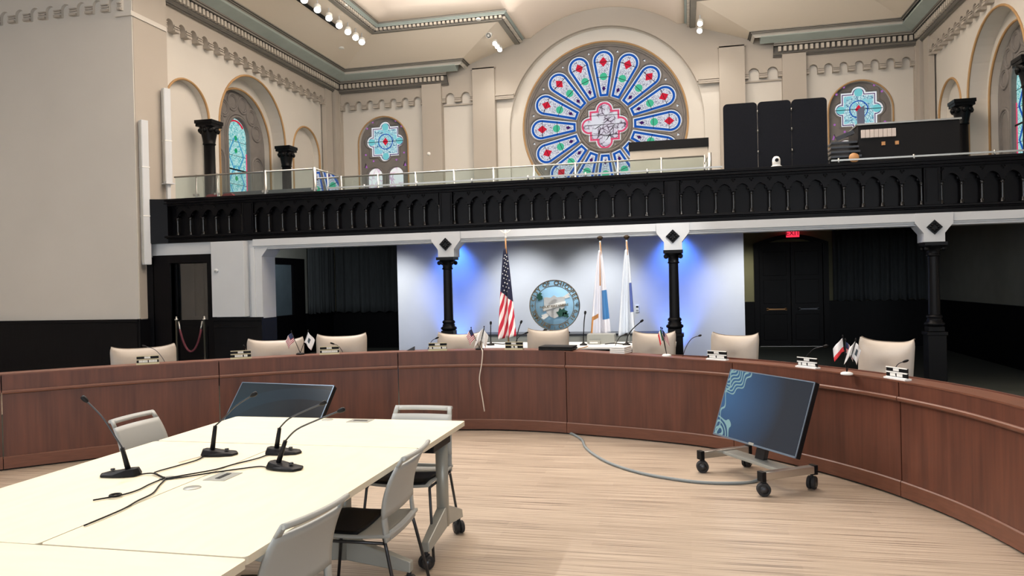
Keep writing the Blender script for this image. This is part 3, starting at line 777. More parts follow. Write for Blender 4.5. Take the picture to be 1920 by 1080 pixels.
# --- glass balustrades
def balustrade(name, label, pts, z0, z1, posts, r=.018, rr=.014, group=None):
    """pts: plan polyline; posts: list of (x, y, radius)"""
    o = V((pts[0][0], pts[0][1], z0)); t = thing(name, label, 'railing', o, 0, group)
    for a, b in zip(pts, pts[1:]):
        MB().tube([V((*a, z1))-o, V((*b, z1))-o], rr, 10).build('handrail', M['silver'], t)
        d = (V((*b,0))-V((*a,0))); n = d.normalized()
        MB().beam(V((*a,(z0+z1)/2+.01))-o+n*.02, V((*b,(z0+z1)/2+.01))-o-n*.02, .01, z1-z0-.05).build('glass_panel', M['glass'], t)
    for x, y, q in posts:
        p = MB().tube([V((x,y,z0))-o, V((x,y,z1+.02))-o], q, 10)
        for s in (-1, 1): p.lathe([(.02,0),(.02,.012)], 10, V((x+s*.04,y-.012,z0+.55*(z1-z0)))-o, ax=(0,-1,0))
        p.build('post', M['silver'], t)
    return t
balustrade('glass_balustrade', 'glass balustrade with thick steel posts before the stained lancet', [(-8.63,11.54),(-5.97,11.54),(-5.97,12.45)], ZG, 3.59,
           [(-7.79,11.54,.016),(-6.88,11.54,.03),(-5.97,11.54,.03),(-8.2,11.54,.012),(-5.97,12.0,.014)])
balustrade('glass_balustrade', 'long glass balustrade with steel posts in front of the rose window', [(-5.95,12.5),(.33,12.5)], ZG, 3.575,
           [(-5.95+.7*i,12.5,.018) for i in range(9)]+[(.33,12.5,.018)])
balustrade('glass_balustrade', 'short glass return with a thick steel post beside the black folding screen', [(.33,12.45),(.375,11.54)], ZG, 3.45, [(.375,11.54,.028),(.345,12.2,.016)])
def lowrail(label, x0, x1, posts):
    t = thing('low_guard_rail', label, 'railing', (x0, 11.45, 3.185), 0, 'low steel rails on the gallery front')
    MB().box(0, x1-x0, -.012, .012, .045, .068).build('bar', M['silver'], t)
    for x in posts: MB().tube([(x-x0,0,0),(x-x0,0,.085)], .014, 8).build('post', M['silver'], t)
lowrail('low steel guard rail along the gallery front below the rose window', -5.7, .55, (-5.05,-4.15,-3.24,-2.34,-1.45,-.53,.3))
lowrail('low steel guard rail in front of the organ console', 2.03, 5.2, (2.13,3.1,4.1,5.0))

# --- things on the gallery
fs = thing('folding_screen', 'tall black three panel folding screen standing on the gallery', 'screen', (1.32, 11.85, ZG+.012))
def rrect(a, b, z0, z1, r=.06, n=6):
    return [(a,z0),(b,z0)] + [(b-r+r*cos(PI/2*i/n), z1-r+r*sin(PI/2*i/n)) for i in range(n+1)] + [(a+r+r*cos(PI/2+PI/2*i/n), z1-r+r*sin(PI/2+PI/2*i/n)) for i in range(n+1)]
scr = mat('screen_fabric', (30,32,38), .95, var=.12, vscale=60, spec=.1)
for a, b in ((-.725,-.238),(-.232,.240),(.246,.735)):
    MB().plate(rrect(a, b, .02, 1.365), d0=-.02, d1=.02, **BACK).build('panel', scr, fs)
for x in (-.235,.243):
    for z in (.62,.93,1.22):
        h = MB().box(x-.022, x+.022, -.03, -.018, z-.02, z+.02); hb = h.build('hinge', M['blackp'], fs, bevel=.003)
        MB().tube([(x,-.03,z-.022),(x,-.03,z+.022)], .006, 8).build('hinge_pin', M['silver'], hb)
pz = thing('ptz_camera', 'small white remote camera on the gallery rail before the black screen', 'camera', (1.287, 11.37, 3.185))
MB().lathe([(.072,0),(.072,.012),(.055,.02)], 20).build('base', M['paper'], pz)
MB().lathe([(.055,.02),(.056,.09),(.05,.12),(.032,.145),(.001,.153)], 20).build('head', M['paper'], pz)
MB().lathe([(.001,0),(.026,0),(.026,.02),(.02,.022),(.001,.016)], 16, (0,-.045,.09), ax=(0,-1,0)).build('lens', M['blackp'], pz)
lc_ = thing('lectern_cabinet', 'plain beige cabinet with a thick black top on the gallery', 'cabinet', (-.25, 13.2, ZG+.012))
MB().box(-.65,.655,0,.5,0,.98).build('body', mat('beige_panel', (196,188,176), .8), lc_, bevel=.006)
MB().box(-.665,.67,-.02,.52,.98,1.13).build('top', M['blackp'], lc_, bevel=.004)
og = thing('organ_console', 'black organ console with a row of pale stop tabs', 'organ', (3.3, 12.6, ZG+.012))
MB().box(-.67,.75,0,.7,0,1.06).build('body', M['blackp'], og, bevel=.01)
MB().box(-.69,.77,-.02,.7,1.06,1.085).build('lid', M['silver'], og)
for i in range(8):
    MB().box(-.63+i*.062,-.572+i*.062,-.03,.005,.86,.985).build('stop_tab', M['key'], og, bevel=.004)
for x in (-.34,-.15): MB().box(x,x+.05,-.02,.005,.735,.79).build('indicator', M['amber'], og)
for i in range(4):
    MB().box(-1.12+.02*i,-.68,-.28+.09*i,.3,.54+.085*i,.575+.085*i).build('keyboard', M['dkmetal'], og, bevel=.004)
MB().box(-1.1,-.68,-.1,.35,0,.54).build('key_desk', M['blackp'], og)
MB().lathe([(.001,0),(.07,0),(.075,.02),(.06,.04),(.001,.045)], 16, (-.80,-.31,.52), ax=(0,-1,.2)).build('turned_knob', M['amber'], og)
MB().beam((-.98,.1,.88),(-.72,.1,.98),.12,.06).build('music_rest', M['dkmetal'], og)
sl = thing('score_folder', 'narrow slate coloured folder standing upright on the organ console', 'folder', (2.70, 12.7, ZG+1.099))
MB().plate([(-.055,0),(.05,0),(.05,.30),(-.02,.26),(-.055,.22)], d0=0, d1=.03, **BACK).build('cover', mat('slate_cover', (92,98,120), .8), sl)
def redseat(x, y, label):
    t = thing('red_chair', label, 'chair', (x, y, ZG), 0, 'red chairs behind the gallery front')
    MB().plate(rrect(-.13,.13,.3,.44,.09), d0=-.03, d1=.03, **BACK).build('backrest', M['cloth_red'], t, bevel=.012)
    MB().box(-.14,.14,-.03,.38,.22,.28).build('seat', M['cloth_red'], t, bevel=.02)
    for a in (-.12,.12):
        for b in (0,.34): MB().tube([(a,b,0),(a,b,.23)], .012, 8).build('leg', M['dkmetal'], t)
    return t
redseat(-8.06, 11.78, 'red upholstered chair back just above the gallery front, by the wall')
redseat(-7.74, 11.78, 'red upholstered chair back above the gallery front, below the stained lancet')
w = MB(); w.box(-8.4, -6.2, 12.6, 12.7, ZG, 3.43); struct('wall_left.005', w, mat('riser_grey', (74,76,80), .8))

# --- small fittings
th = thing('thermostat', 'small white round thermostat on the bright white wall panel', 'thermostat', (-7.62, 11.2, 1.93))
MB().lathe([(.035,0),(.035,.02),(.028,.028),(.001,.03)], 18, ax=(0,-1,0)).build('body', M['white'], th); MB().box(-.02,.02,-.034,-.028,-.008,.008).build('display', M['tgrey'], th)
ws = thing('wall_control', 'white wall control plate with a dark display beside the furled flags', 'switch', (-.91, 14.5, 1.08))
MB().box(-.035,.035,-.02,0,-.07,.07).build('plate', M['paper'], ws, bevel=.004); MB().box(-.022,.022,-.025,-.018,.02,.05).build('display', M['blackp'], ws); MB().box(-.022,.022,-.023,-.018,-.05,-.02).build('button_pad', M['tgrey'], ws)
dt = thing('wall_sensor', 'tiny white sensor on the pilaster beside the quatrefoil window', 'sensor', (-6.5, 18.91, 5.05))
MB().lathe([(.05,0),(.045,.03),(.001,.04)], 14, ax=(0,-1,0)).build('body', M['paper'], dt)
ex = thing('exit_sign', 'small glowing red EXIT sign over the black double door', 'sign', (2.41, 18.40, 2.60))
MB().box(-.14,.14,0,.05,-.075,.095).build('box', M['exit'], ex)
def letters(s, size, m, parent, name, loc, ext=.002, rx=PI/2, spacing=1.0, bold=0):
    cu = bpy.data.curves.new(name, 'FONT'); cu.body = s; cu.size = size; cu.extrude = ext; cu.align_x = 'CENTER'; cu.align_y = 'CENTER'; cu.space_character = spacing; cu.offset = bold
    o = bpy.data.objects.new(name, cu); COL.objects.link(o)
    dg = bpy.context.evaluated_depsgraph_get(); me = bpy.data.meshes.new_from_object(o.evaluated_get(dg)); bpy.data.objects.remove(o)
    me.materials.clear(); me.materials.append(m); q = bpy.data.objects.new(name, me); COL.objects.link(q)
    if parent: q.parent = parent
    q.location = loc; q.rotation_euler = (rx,0,0); return q
letters('EXIT', .15, M['exitd'], ex, 'lettering', (0,-.003,.01))

# --- curtains
def curtain(label, a, b, z0, z1, n, m, ragged=.02):
    a, b = V(a), V(b); d = b-a; nrm = V((d.y,-d.x)).normalized(); rnd = random.Random(n)
    ph = [rnd.uniform(-.02,.02) for _ in range(n+1)]
    def f(u, v):
        p = a+d*u; k = .035*sin(u*n*2*PI)+.02*sin(u*n*PI*1.3+1)
        return (p.x+nrm.x*k, p.y+nrm.y*k, z0+(z1-z0)*v+(ragged*sin(u*n*5.1)*(1-v)))
    t = thing('curtain', label, 'curtain', (0,0,0)); t.location = (*((a+b)/2), z0)
    mb = MB().grid(f, n*10, 6).moved(Matrix.Translation(-V(t.location)))
    mb.build('cloth', m, t, solid=.008)
    r = MB().tube([V((*a,z1+.015))-V(t.location), V((*b,z1+.015))-V(t.location)], .012, 8); r.build('rail', M['dkmetal'], t)
curtain('pale grey curtain hanging behind the glass of the dark framed door', (-8.75,12.2), (-7.5,12.2), 1.13, 2.4, 7, M['greycurt'])
curtain('charcoal pleated curtain on the side wall of the dark bay', (-9.05,16.98), (-9.05,18.45), .97, 2.65, 9, M['dark'])
curtain('charcoal pleated curtain across the back of the dark bay beside the white wall', (-9.0,18.42), (-5.75,18.42), .95, 2.65, 14, M['dark'])
curtain('charcoal pleated curtain beyond the black double door', (3.25,18.40), (5.25,18.40), 1.05, 2.65, 11, M['dark'])

# --- rope barrier before the glazed door
for x, s in ((-8.22,'slim steel barrier post by the pier, with a maroon rope'), (-7.70,'slim steel barrier post by the door edge, with a maroon rope')):
    t = thing('barrier_post', s, 'barrier post', (x, 10.95, 0), 0, 'rope barrier posts')
    MB().lathe([(.15,0),(.15,.012),(.05,.03),(.02,.035)], 20).build('base', M['silver'], t)
    MB().lathe([(.017,.03),(.017,1.12),(.03,1.13),(.03,1.15),(.012,1.16),(.018,1.18),(.001,1.195)], 14).build('pole', M['silver'], t)
rp = thing('barrier_rope', 'maroon rope hanging in a loop between two steel posts', 'rope', (-7.96, 10.95, 1.13))
q = [(-.222+.444*i/20, 0, -.50*(1-(2*i/20-1)**2)**.8-.02) for i in range(21)]
MB().tube(q[1:-1], .018, 10).build('cord', M['rope'], rp)
for i, s in ((0,1),(20,-1)): MB().tube([q[i], q[i+s*2]], .015, 8).build('hook', M['silver'], rp)

# --- ceiling lamps
def spotlamp(loc, aim, label, r=.075, on=True):
    t = thing('track_spotlight', label, 'spotlight', loc, 0, 'ceiling track spotlights')
    d = (V(aim)-V(loc)).normalized()
    MB().tube([(0,0,.24),(0,0,.06),V((0,0,0))-d*.02], .012, 8).build('arm', M['white'], t)
    MB().lathe([(.001,-.12),(r*.75,-.12),(r,-.08),(r,.06),(r*.93,.06),(r*.93,.04)], 18, ax=d, caps=False).build('can', M['paper'], t)
    MB().lathe([(.001,.055),(r*.92,.055)], 18, ax=d).build('lens', M['lamp'] if on else M['paper'], t)
tk = thing('lighting_track', 'long black lighting slot in the sloping ceiling', 'track', (-7.7, 13.0, 7.55))
MB().beam((.02,-3.5,.02),(.02,3.2,.02),.08,.03).build('slot', M['blackp'], tk)
ds = ['next to the cornice corner','second from the cornice corner','third from the cornice corner','fourth from the cornice corner','fifth from the cornice corner','sixth from the cornice corner','seventh from the cornice corner']
for s, y in zip(ds, (16.97,16.62,16.2,15.75,15.25,14.72,14.15)):
    spotlamp((-7.46, y, 7.50), (-4.5, 9, 0), 'lit white ceiling spotlight in the long row, '+s)
for s, y in zip(('beside the back wall','in the middle of three','above the other two'), (18.72,18.46,18.2)):
    spotlamp((-4.48, y, 7.56), (-3.0, 10, 0), 'lit white spotlight of the cluster before the rose window arch, '+s, .06)
spotlamp((-4.50, 17.7, 7.6), (-4.4, 14, 5), 'unlit white spotlight at the head of the cluster of three', .07, False)
for s, y in zip(('lower of the pair','upper of the pair'), (18.65,18.12)):
    spotlamp((.44, y, 7.54), (-.6, 10, 0), 'lit white spotlight by the cornice above the black screen, '+s, .065)
for i, (x, y, z, s) in enumerate(((-8.1,17.2,7.46,'over the corner pilaster'),(-4.55,16.95,7.72,'just above the unlit spotlight'),(-7.15,15.4,7.76,'beside the middle of the spotlight row'),(.55,16.8,7.72,'above the pair of lit spotlights'))):
    t = thing('recessed_downlight', 'small round recessed ceiling light, '+s, 'ceiling light', (x, y, z), 0, 'recessed ceiling lights')
    MB().lathe([(.05,-.012),(.065,-.012),(.068,0),(.05,.03)], 18).build('rim', M['paper'], t); MB().lathe([(.001,-.004),(.05,-.004)], 18).build('diffuser', emis('soft_lamp_%d' % i, (255,240,214), 3), t)
# ------------------------------------------------------------------ the curved council bench
CP = [(-7.6,3.4),(-7.25,4.3),(-6.75,5.05),(-6.15,5.72),(-5.43,6.40),(-4.73,6.95),(-4.0,7.45),(-3.11,7.84),(-2.3,8.05),(-1.6,8.03),(-.95,7.87),(-.45,7.72),(.086,7.50),(.51,7.20),(.91,6.79),(1.244,6.36),(1.49,5.95),(1.72,5.4),(1.86,4.8),(1.95,4.2),(1.98,3.2),(1.92,2.2)]
def cr(p0, p1, p2, p3, t):
    return tuple(.5*((2*b)+(-a+c)*t+(2*a-5*b+4*c-d)*t*t+(-a+3*b-3*c+d)*t**3) for a, b, c, d in zip(p0, p1, p2, p3))
def curve_pts(P, n=8):
    out = []
    for i in range(len(P)-1):
        a = P[max(0, i-1)]; d = P[min(len(P)-1, i+2)]
        out += [cr(a, P[i], P[i+1], d, j/n) for j in range(n)]
    return out+[P[-1]]
BC = [V((x, y)) for x, y in curve_pts(CP)]
def bnorm(i):
    a, b = BC[max(0, i-1)], BC[min(len(BC)-1, i+1)]; d = (b-a).normalized(); return V((d.y, -d.x))   # towards the open floor
def bz(x):
    if x < -1.3: return .888
    if x < .05: return .888-.044*(x+1.3)/1.35
    return .844+.008*min(1, (x-.05)/1.4)
BO = V((-2.0, 8.0, 0))
bench = thing('council_bench', 'long curved mahogany council bench with panelled front', 'bench', BO)
def bstrip(i0, i1, prof, mi=0, gap=0):
    """prof: [(d, z or function of x)], closed section carried along the bench curve"""
    mb = MB(); k = len(prof); vs = []
    for i in range(i0, i1+1):
        p, n = BC[i], bnorm(i)
        if gap and i in (i0, i1):
            q = BC[i0+1] if i == i0 else BC[i1-1]; p = p+(q-p).normalized()*gap
        for d, z in prof:
            zz = z(p.x) if callable(z) else z
            vs.append((p.x+n.x*d-BO.x, p.y+n.y*d-BO.y, zz))
    fs = []
    for a in range(i1-i0):
        for j in range(k):
            l = (j+1) % k; fs.append((a*k+j, (a+1)*k+j, (a+1)*k+l, a*k+l))
    fs.append(tuple(range(k))[::-1]); fs.append(tuple((i1-i0)*k+j for j in range(k)))
    mb.add(vs, fs, mi); return mb
jx = [-6.15,-4.73,-3.11,-1.30,.43,1.50]
js = [0]+[min(range(len(BC)), key=lambda i: abs(BC[i].x-x)+ (0 if BC[i].x > -7.2 else 9)) for x in jx]+[len(BC)-1]
for a, b in zip(js, js[1:]):
    o = bstrip(a, b, [(0,.12),(0,.70),(-.03,.70),(-.03,.12)], gap=.005).build('front_panel', M['wood'], bench)
    bstrip(a, b, [(.012,.735),(.012,lambda x: bz(x)-.012),(-.03,lambda x: bz(x)-.012),(-.03,.735)], gap=.005).build('upper_panel', M['wood'], bench)
    bstrip(a, b, [(.028,.705),(.034,.715),(.034,.728),(.026,.736),(-.02,.736),(-.02,.705)], gap=.004).build('moulding', M['woodtrim'], bench)
    bstrip(a, b, [(.012,.015),(.012,.118),(.004,.126),(-.03,.126),(-.03,.015)], gap=.003).build('kick_board', M['woodtrim'], bench)
bstrip(0, len(BC)-1, [(.016,lambda x: bz(x)-.012),(.016,lambda x: bz(x)),(-.20,lambda x: bz(x)),(-.20,lambda x: bz(x)-.03),(-.05,lambda x: bz(x)-.03),(-.05,lambda x: bz(x)-.012)]).build('ledge', M['woodtrim'], bench)
bstrip(0, len(BC)-1, [(-.03,0),(-.03,.1),(-.06,.1),(-.06,0)]).build('plinth', M['blackp'], bench)
bstrip(0, len(BC)-1, [(-.16,.70),(-.16,.73),(-.72,.73),(-.72,.70)]).build('worktop', M['woodtrim'], bench)
bstrip(0, len(BC)-1, [(-.17,.72),(-.17,.86),(-.19,.86),(-.19,.72)]).build('ledge_back', M['wood'], bench)
# carpet behind the bench
poly = [(p.x, p.y) for p in [BC[i]-bnorm(i)*.06 for i in range(0, len(BC), 4)]]
mb = MB().plate(poly+[(5.37,4.2),(5.37,18.55),(-9.18,18.55),(-9.18,12.0),(-9.0,11.05),(-9.0,3.4)], O=(0,0,0), U=(1,0,0), W=(0,1,0), D=(0,0,-1), d0=-.006, d1=-.001)
struct('floor.001', mb, M['carpet'])

def on_bench(x, back=.1):
    i = min(range(len(BC)), key=lambda i: abs(BC[i].x-x)+(9 if BC[i].y < 5 and x > -6 and x < 1 else 0))
    n = bnorm(i); p = BC[i]-n*back; ang = math.atan2(n.y, n.x)+PI/2
    return (p.x, p.y, bz(p.x)), ang

# ------------------------------------------------------------------ cream council chairs behind the bench
def council_chair(label):
    t = thing('council_chair', label, 'chair', (0,0,0), 0, 'cream chairs behind the bench')
    def back(s):
        def f(u, v):
            x = (u-.5)*2; hw = (.275+.012*v)*(1-.05*max(0,(v-.86)/.14)**2)
            top = .985+.028*x*x*x*x+.012*x*x
            z = .50+(top-.50)*v; y = .30+.06*v+.05*x*x*(-1) - s*(.075*(1-abs(x)**4)*(1-abs(2*v-1)**4)+.004)
            y += .02*math.exp(-((x/.25)**2+((v-.55)/.10)**2))*(1 if s > 0 else 0)
            return (x*hw, y, z)
        return f
    mb = MB(); mb.grid(back(1), 20, 16); n = len(mb.v); mb.grid(back(-1), 20, 16)
    nu, nv = 20, 16; ring_ = [i for i in range(nu+1)]+[j*(nu+1)+nu for j in range(1, nv+1)]+[nv*(nu+1)+i for i in range(nu-1,-1,-1)]+[j*(nu+1) for j in range(nv-1,0,-1)]
    fs = [(ring_[i], ring_[(i+1) % len(ring_)], n+ring_[(i+1) % len(ring_)], n+ring_[i]) for i in range(len(ring_))]
    for f in fs: mb.f.append(list(f)); mb.m.append(0); mb.s.append(True)
    o = mb.build('backrest', M['leather'], t); fixn(o)
    f = back(1); MB().tube([V(f(i/20, 1))+V((0,.02,0)) for i in range(21)], .006, 6).build('piping', M['seam'], o)
    MB().box(-.26,.26,-.22,.30,.42,.52).build('seat', M['leather'], t, bevel=.03)
    for s in (-1, 1):
        MB().tube([(s*.29,.22,.48),(s*.30,.22,.66),(s*.30,.12,.68),(s*.30,-.12,.68)], .018, 8).build('arm', M['blackp'], t)
    MB().lathe([(.028,.08),(.028,.42)], 14).build('stem', M['silver'], t)
    b = MB()
    for k in range(5): a = 2*PI*k/5; b.beam((0,0,.09),(.29*cos(a),.29*sin(a),.06),.04,.03)
    for k in range(5): a = 2*PI*k/5; b.lathe([(.001,-.02),(.028,-.02),(.028,.02),(.001,.02)], 12, (.29*cos(a),.29*sin(a),.028), ax=(-sin(a),cos(a),0))
    b.build('base', M['blackp'], t); return t
cc = council_chair('')
CH = [(-5.75,7.2,1.0,1.2,50,'cream leather chair before the dark door with the maroon rope'),(-4.62,7.86,1.02,1.14,28,'cream leather chair behind the striped and white pair of small flags'),
      (-3.98,8.22,1.04,1.06,22,'cream leather chair in front of the dark curtained bay, next to the white wall'),(-2.73,8.82,1.01,1.0,10,'cream leather chair at the foot of the iron column, before the bright blue wall glow'),
      (-1.66,9.0,1.035,.92,6,'cream leather chair below the round city seal'),(-.44,8.62,1.015,.9,-12,'cream leather chair behind the red, white and green small flag'),
      (.37,8.15,1.023,.92,-24,'cream leather chair at the edge of the white wall, beside the iron column'),(1.50,7.0,1.05,.88,-42,'cream leather chair behind the trio of white and red small flags')]
for i, (x, y, zt, sx, a, lab) in enumerate(CH):
    sc = (sx, 1, zt/1.02)
    if i == 0: cc.location = (x,y,.006); cc.rotation_euler = (0,0,rad(a)); cc.scale = sc; cc['label'] = lab
    else: again(cc, (x,y,.006), rad(a), lab, None, sc)

# ------------------------------------------------------------------ on the bench: name plates, small flags, microphones
goldm = mat('plate_brass', (196,184,150), .35, .6)
def name_plate(x, label, first, segs):
    loc, a = on_bench(x, .035)
    t = thing('name_plate', label, 'name plate', loc, a, 'name plates on the bench')
    bm = M['paper'] if first else goldm
    MB().box(-.105,.105,-.03,.03,0,.012).build('foot', bm, t)
    for z0, z1 in ((.014,.048),(.052,.084)):
        q = MB().box(-.10,.10,-.008,.008,z0,z1).build('bar', M['blackp'], t)
        f = MB().box(-.102,.102,-.012,-.004,z1-.004,z1+.003).box(-.102,.102,-.012,-.004,z0-.003,z0+.002); f.build('rim', bm, q)
    rnd = random.Random(int((x+9)*100))
    def word(x0, x1, z0, z1):
        w = MB(); c = x0
        while c < x1-.004:
            l = rnd.uniform(.005,.009); w.box(c, min(c+l, x1), -.0105, -.0085, z0, z1); c += l+.0022
        w.box(x0, x1, -.0104, -.0085, z0, z0+.004); w.build('lettering', M['paper'], t)
    for a0, b0 in segs: word(a0, b0, .020, .042)
    word(-.03, .025, .059, .078)
    return t
name_plate(-5.26, 'black name plate in a brass frame before the dark framed door', False, [(-.08,.0),(.01,.085)])
name_plate(-4.57, 'black name plate in a brass frame, below the chair beside the striped small flag', False, [(-.06,.02),(.03,.065)])
name_plate(-3.75, 'black name plate in a brass frame before the chair beside the white wall edge', False, [(-.08,.085)])
name_plate(-2.66, 'black name plate in a brass frame before the chair at the iron column', False, [(-.095,-.06),(-.05,.04),(.05,.095)])
name_plate(-1.84, 'black name plate in a brass frame below the city seal, beside the laptop', False, [(-.03,.0),(.01,.04)])
name_plate(.23, 'white framed name plate before the chair at the white wall edge', True, [(-.08,-.01),(.0,.08)])
name_plate(.94, 'white framed name plate above the tilted blue screen, before the dark double door', True, [(-.09,-.06),(-.05,.0),(.01,.09)])
name_plate(1.45, 'white framed name plate at the end of the bench, below the trio of small flags', True, [(-.06,-.005),(.005,.06)])

def uvmat(name, build, rough=.8):
    m = bpy.data.materials.new(name); m.use_nodes = True
    nt = m.node_tree; p = nt.nodes['Principled BSDF']; p.inputs['Roughness'].default_value = rough
    uv = nt.nodes.new('ShaderNodeUVMap'); uv.uv_map = 'UVMap'
    sp = nt.nodes.new('ShaderNodeSeparateXYZ'); nt.links.new(uv.outputs[0], sp.inputs[0])
    class K: pass
    k = K(); k.nt = nt
    def mth(op, a, b=0):
        n = nt.nodes.new('ShaderNodeMath'); n.operation = op
        for i, q in enumerate((a, b)):
            if isinstance(q, (int, float)): n.inputs[i].default_value = q
            else: nt.links.new(q, n.inputs[i])
        return n.outputs[0]
    def mix(f, a, b):
        n = nt.nodes.new('ShaderNodeMix'); n.data_type = 'RGBA'
        nt.links.new(f, n.inputs[0])
        for i, q in ((6, a), (7, b)):
            if isinstance(q, tuple): n.inputs[i].default_value = srgb(*q)
            else: nt.links.new(q, n.inputs[i])
        return n.outputs[2]
    out = build(sp.outputs[0], sp.outputs[1], mth, mix)
    nt.links.new(out, p.inputs['Base Color']); return m
def us_small(u, v, mth, mix):
    st = mix(mth('GREATER_THAN', mth('FRACT', mth('MULTIPLY', v, 6.5)), .5), (236,232,230), (178,44,62))
    can = mth('MULTIPLY', mth('LESS_THAN', u, .42), mth('GREATER_THAN', v, .46))
    return mix(can, st, (46,56,92))
def plain_crest(u, v, mth, mix):
    d = mth('MULTIPLY', mth('LESS_THAN', mth('ABSOLUTE', mth('SUBTRACT', u, .5)), .14), mth('LESS_THAN', mth('ABSOLUTE', mth('SUBTRACT', v, .5)), .2))
    return mix(d, (240,240,240), (72,84,92))
def tricolour(u, v, mth, mix):
    return mix(mth('GREATER_THAN', u, .66), mix(mth('GREATER_THAN', u, .33), (36,132,84), (238,234,230)), (206,50,56))
def redwhite(u, v, mth, mix): return mix(mth('LESS_THAN', v, .34), (240,236,236), (222,56,64))
M['f_us'] = uvmat('flag_stripes', us_small); M['f_crest'] = uvmat('flag_crest', plain_crest); M['f_tri'] = uvmat('flag_tricolour', tricolour); M['f_rw'] = uvmat('flag_redwhite', redwhite)
M['f_white'] = mat('flag_white', (240,240,238), .85)
def flagset(loc, label, poles, basem, k=1.0):
    """poles: (dx, dy, height, material, side, droop)"""
    t = thing('desk_flag_set', label, 'small flag', loc, 0, 'small flags on the bench')
    MB().lathe([(.045,0),(.045,.012),(.03,.02),(.001,.022)], 18).build('base', basem, t)
    for dx, dy, h, m, s, w, l in poles:
        dx *= k; w *= k; l *= k
        top = V((dx, dy, h)); a = V((0,0,.018))
        pl = MB().tube([a, top], .0035, 6).lathe([(.001,0),(.007,.004),(.005,.016),(.001,.02)], 8, top).build('pole', M['blackp'], t)
        d = (a-top).normalized()
        def f(u, v, top=top, d=d, s=s, w=w, l=l):
            p = top+d*(l*(1-v)+.006); sag = .45*w*u
            return (p.x+s*w*u*.72, p.y+.012*sin(u*7+v*2)-.004, p.z-sag-.04*u*u)
        MB().grid(f, 10, 8, uv=True).build('flag', m, t, solid=.0015)
    return t
flagset((-4.13,7.55,.888), 'pair of small flags, one striped and one white, crossed before the dark bay', [(-.10,0,.245,M['f_us'],-1,.11,.10),(.10,0,.25,M['f_crest'],1,.11,.12)], M['blackp'])
flagset((-2.25,8.10,.888), 'pair of small flags, one striped and one white, before the large striped flag', [(-.09,0,.235,M['f_us'],-1,.085,.12),(.06,0,.245,M['f_white'],-1,.12,.14),(.05,.03,.22,M['f_white'],1,.07,.13)], M['blackp'])
flagset((-.20,7.56,.868), 'pair of small flags, striped and tricolour, beside the pedestal of the iron column', [(-.07,.0,.27,M['f_tri'],-1,.06,.15),(-.05,-.03,.265,M['f_us'],1,.10,.14)], M['paper'], .72)
flagset((1.20,6.30,.85), 'trio of small flags in white and red at the end of the bench', [(-.03,.0,.29,M['f_rw'],-1,.13,.13),(.0,.03,.26,M['f_us'],1,.09,.11),(.085,-.02,.265,M['f_white'],-1,.10,.14),(.09,.01,.255,M['f_crest'],1,.07,.15)], M['paper'], .78)
def gooseneck(loc, pts, label, base=True, group='microphones on the bench', r=.0034, head=.010, basemat=None):
    t = thing('gooseneck_microphone', label, 'microphone', loc, 0, group)
    if base:
        MB().lathe([(.055,0),(.05,.016),(.018,.03),(.012,.05)], 16).build('base', M['blackp'], t)
    q = [V(p) for p in pts]; c = [V(p) for p in curve_pts([tuple(p) for p in q], 5)]
    MB().tube(c, r, 8).build('stem', basemat or M['blackp'], t)
    d = (c[-1]-c[-2]).normalized()
    MB().lathe([(.001,-.012),(head*.7,-.008),(head,.01),(head,.028),(head*.6,.04),(.001,.042)], 12, c[-1], ax=d).build('head', M['blackp'], t)
    return t
W0 = .73
def bmic(bx, by, hx, hy, hz, label, bend=.4, **k):
    dx, dy, dz = hx-bx, hy-by, hz-W0
    gooseneck((bx,by,W0), [(0,0,.03),(dx*.25,dy*.25,dz*.55),(dx*.6,dy*.6,dz*.88),(dx,dy,dz)], label, **k)
bmic(-5.40,7.05,-5.62,6.98,1.03,'thin microphone curving in front of the chair by the maroon rope', basemat=M['dkmetal'])
bmic(-4.77,7.55,-4.785,7.52,.965,'short thin microphone standing upright before the dark wall panel', basemat=M['silver'])
bmic(-3.80,8.0,-3.905,7.9,.975,'thin microphone curving over the name plate beside the white wall edge', basemat=M['dkmetal'])
bmic(-2.97,8.35,-2.82,8.3,1.0,'microphone leaning from a black base towards the chair at the iron column')
bmic(-1.98,8.45,-1.79,8.4,1.044,'microphone leaning up to the shoulder of the chair below the seal')
bmic(-.80,8.2,-.635,8.0,1.053,'microphone leaning towards the chair behind the tricolour flag')
bmic(-.07,7.75,.11,7.42,1.076,'long microphone arching from the iron column to the chair at the white wall edge', basemat=M['dkmetal'])
bmic(.97,7.2,1.154,7.0,1.01,'thin microphone rising over the name plate before the double door', basemat=M['dkmetal'])
bmic(1.55,6.5,1.634,6.4,.94,'thin microphone rising behind the name plate at the end of the bench', basemat=M['dkmetal'])
lp_ = thing('laptop', 'closed black laptop lying on the bench below the city seal', 'laptop', (-1.37, 7.99, .891), rad(-6))
MB().box(-.185,.185,-.04,.2,0,.022).build('base', M['blackp'], lp_, bevel=.004); MB().box(-.185,.185,-.04,.2,.024,.04).build('lid', M['blackp'], lp_, bevel=.004)
pb = thing('tray_of_papers', 'white tray of papers on the bench next to the laptop', 'paper', (-.70, 7.84, .868), rad(-16))
for i, z in enumerate((0,.018,.036,.054)): MB().box(-.08,.08,-.02,.2,z,z+.014).build('sheet_stack', M['paper'], pb, bevel=.002)
pn = thing('pen', 'dark pen sticking out beside the laptop', 'pen', (-1.13, 8.0, .896), rad(20)); MB().tube([(0,0,.006),(.11,.02,.03)], .005, 8).build('barrel', M['amber'], pn)
wd = thing('door_wedge_sign', 'small dark triangular stand on the bench by the white wall edge', 'stand', (-3.02, 8.0, .888), rad(10))
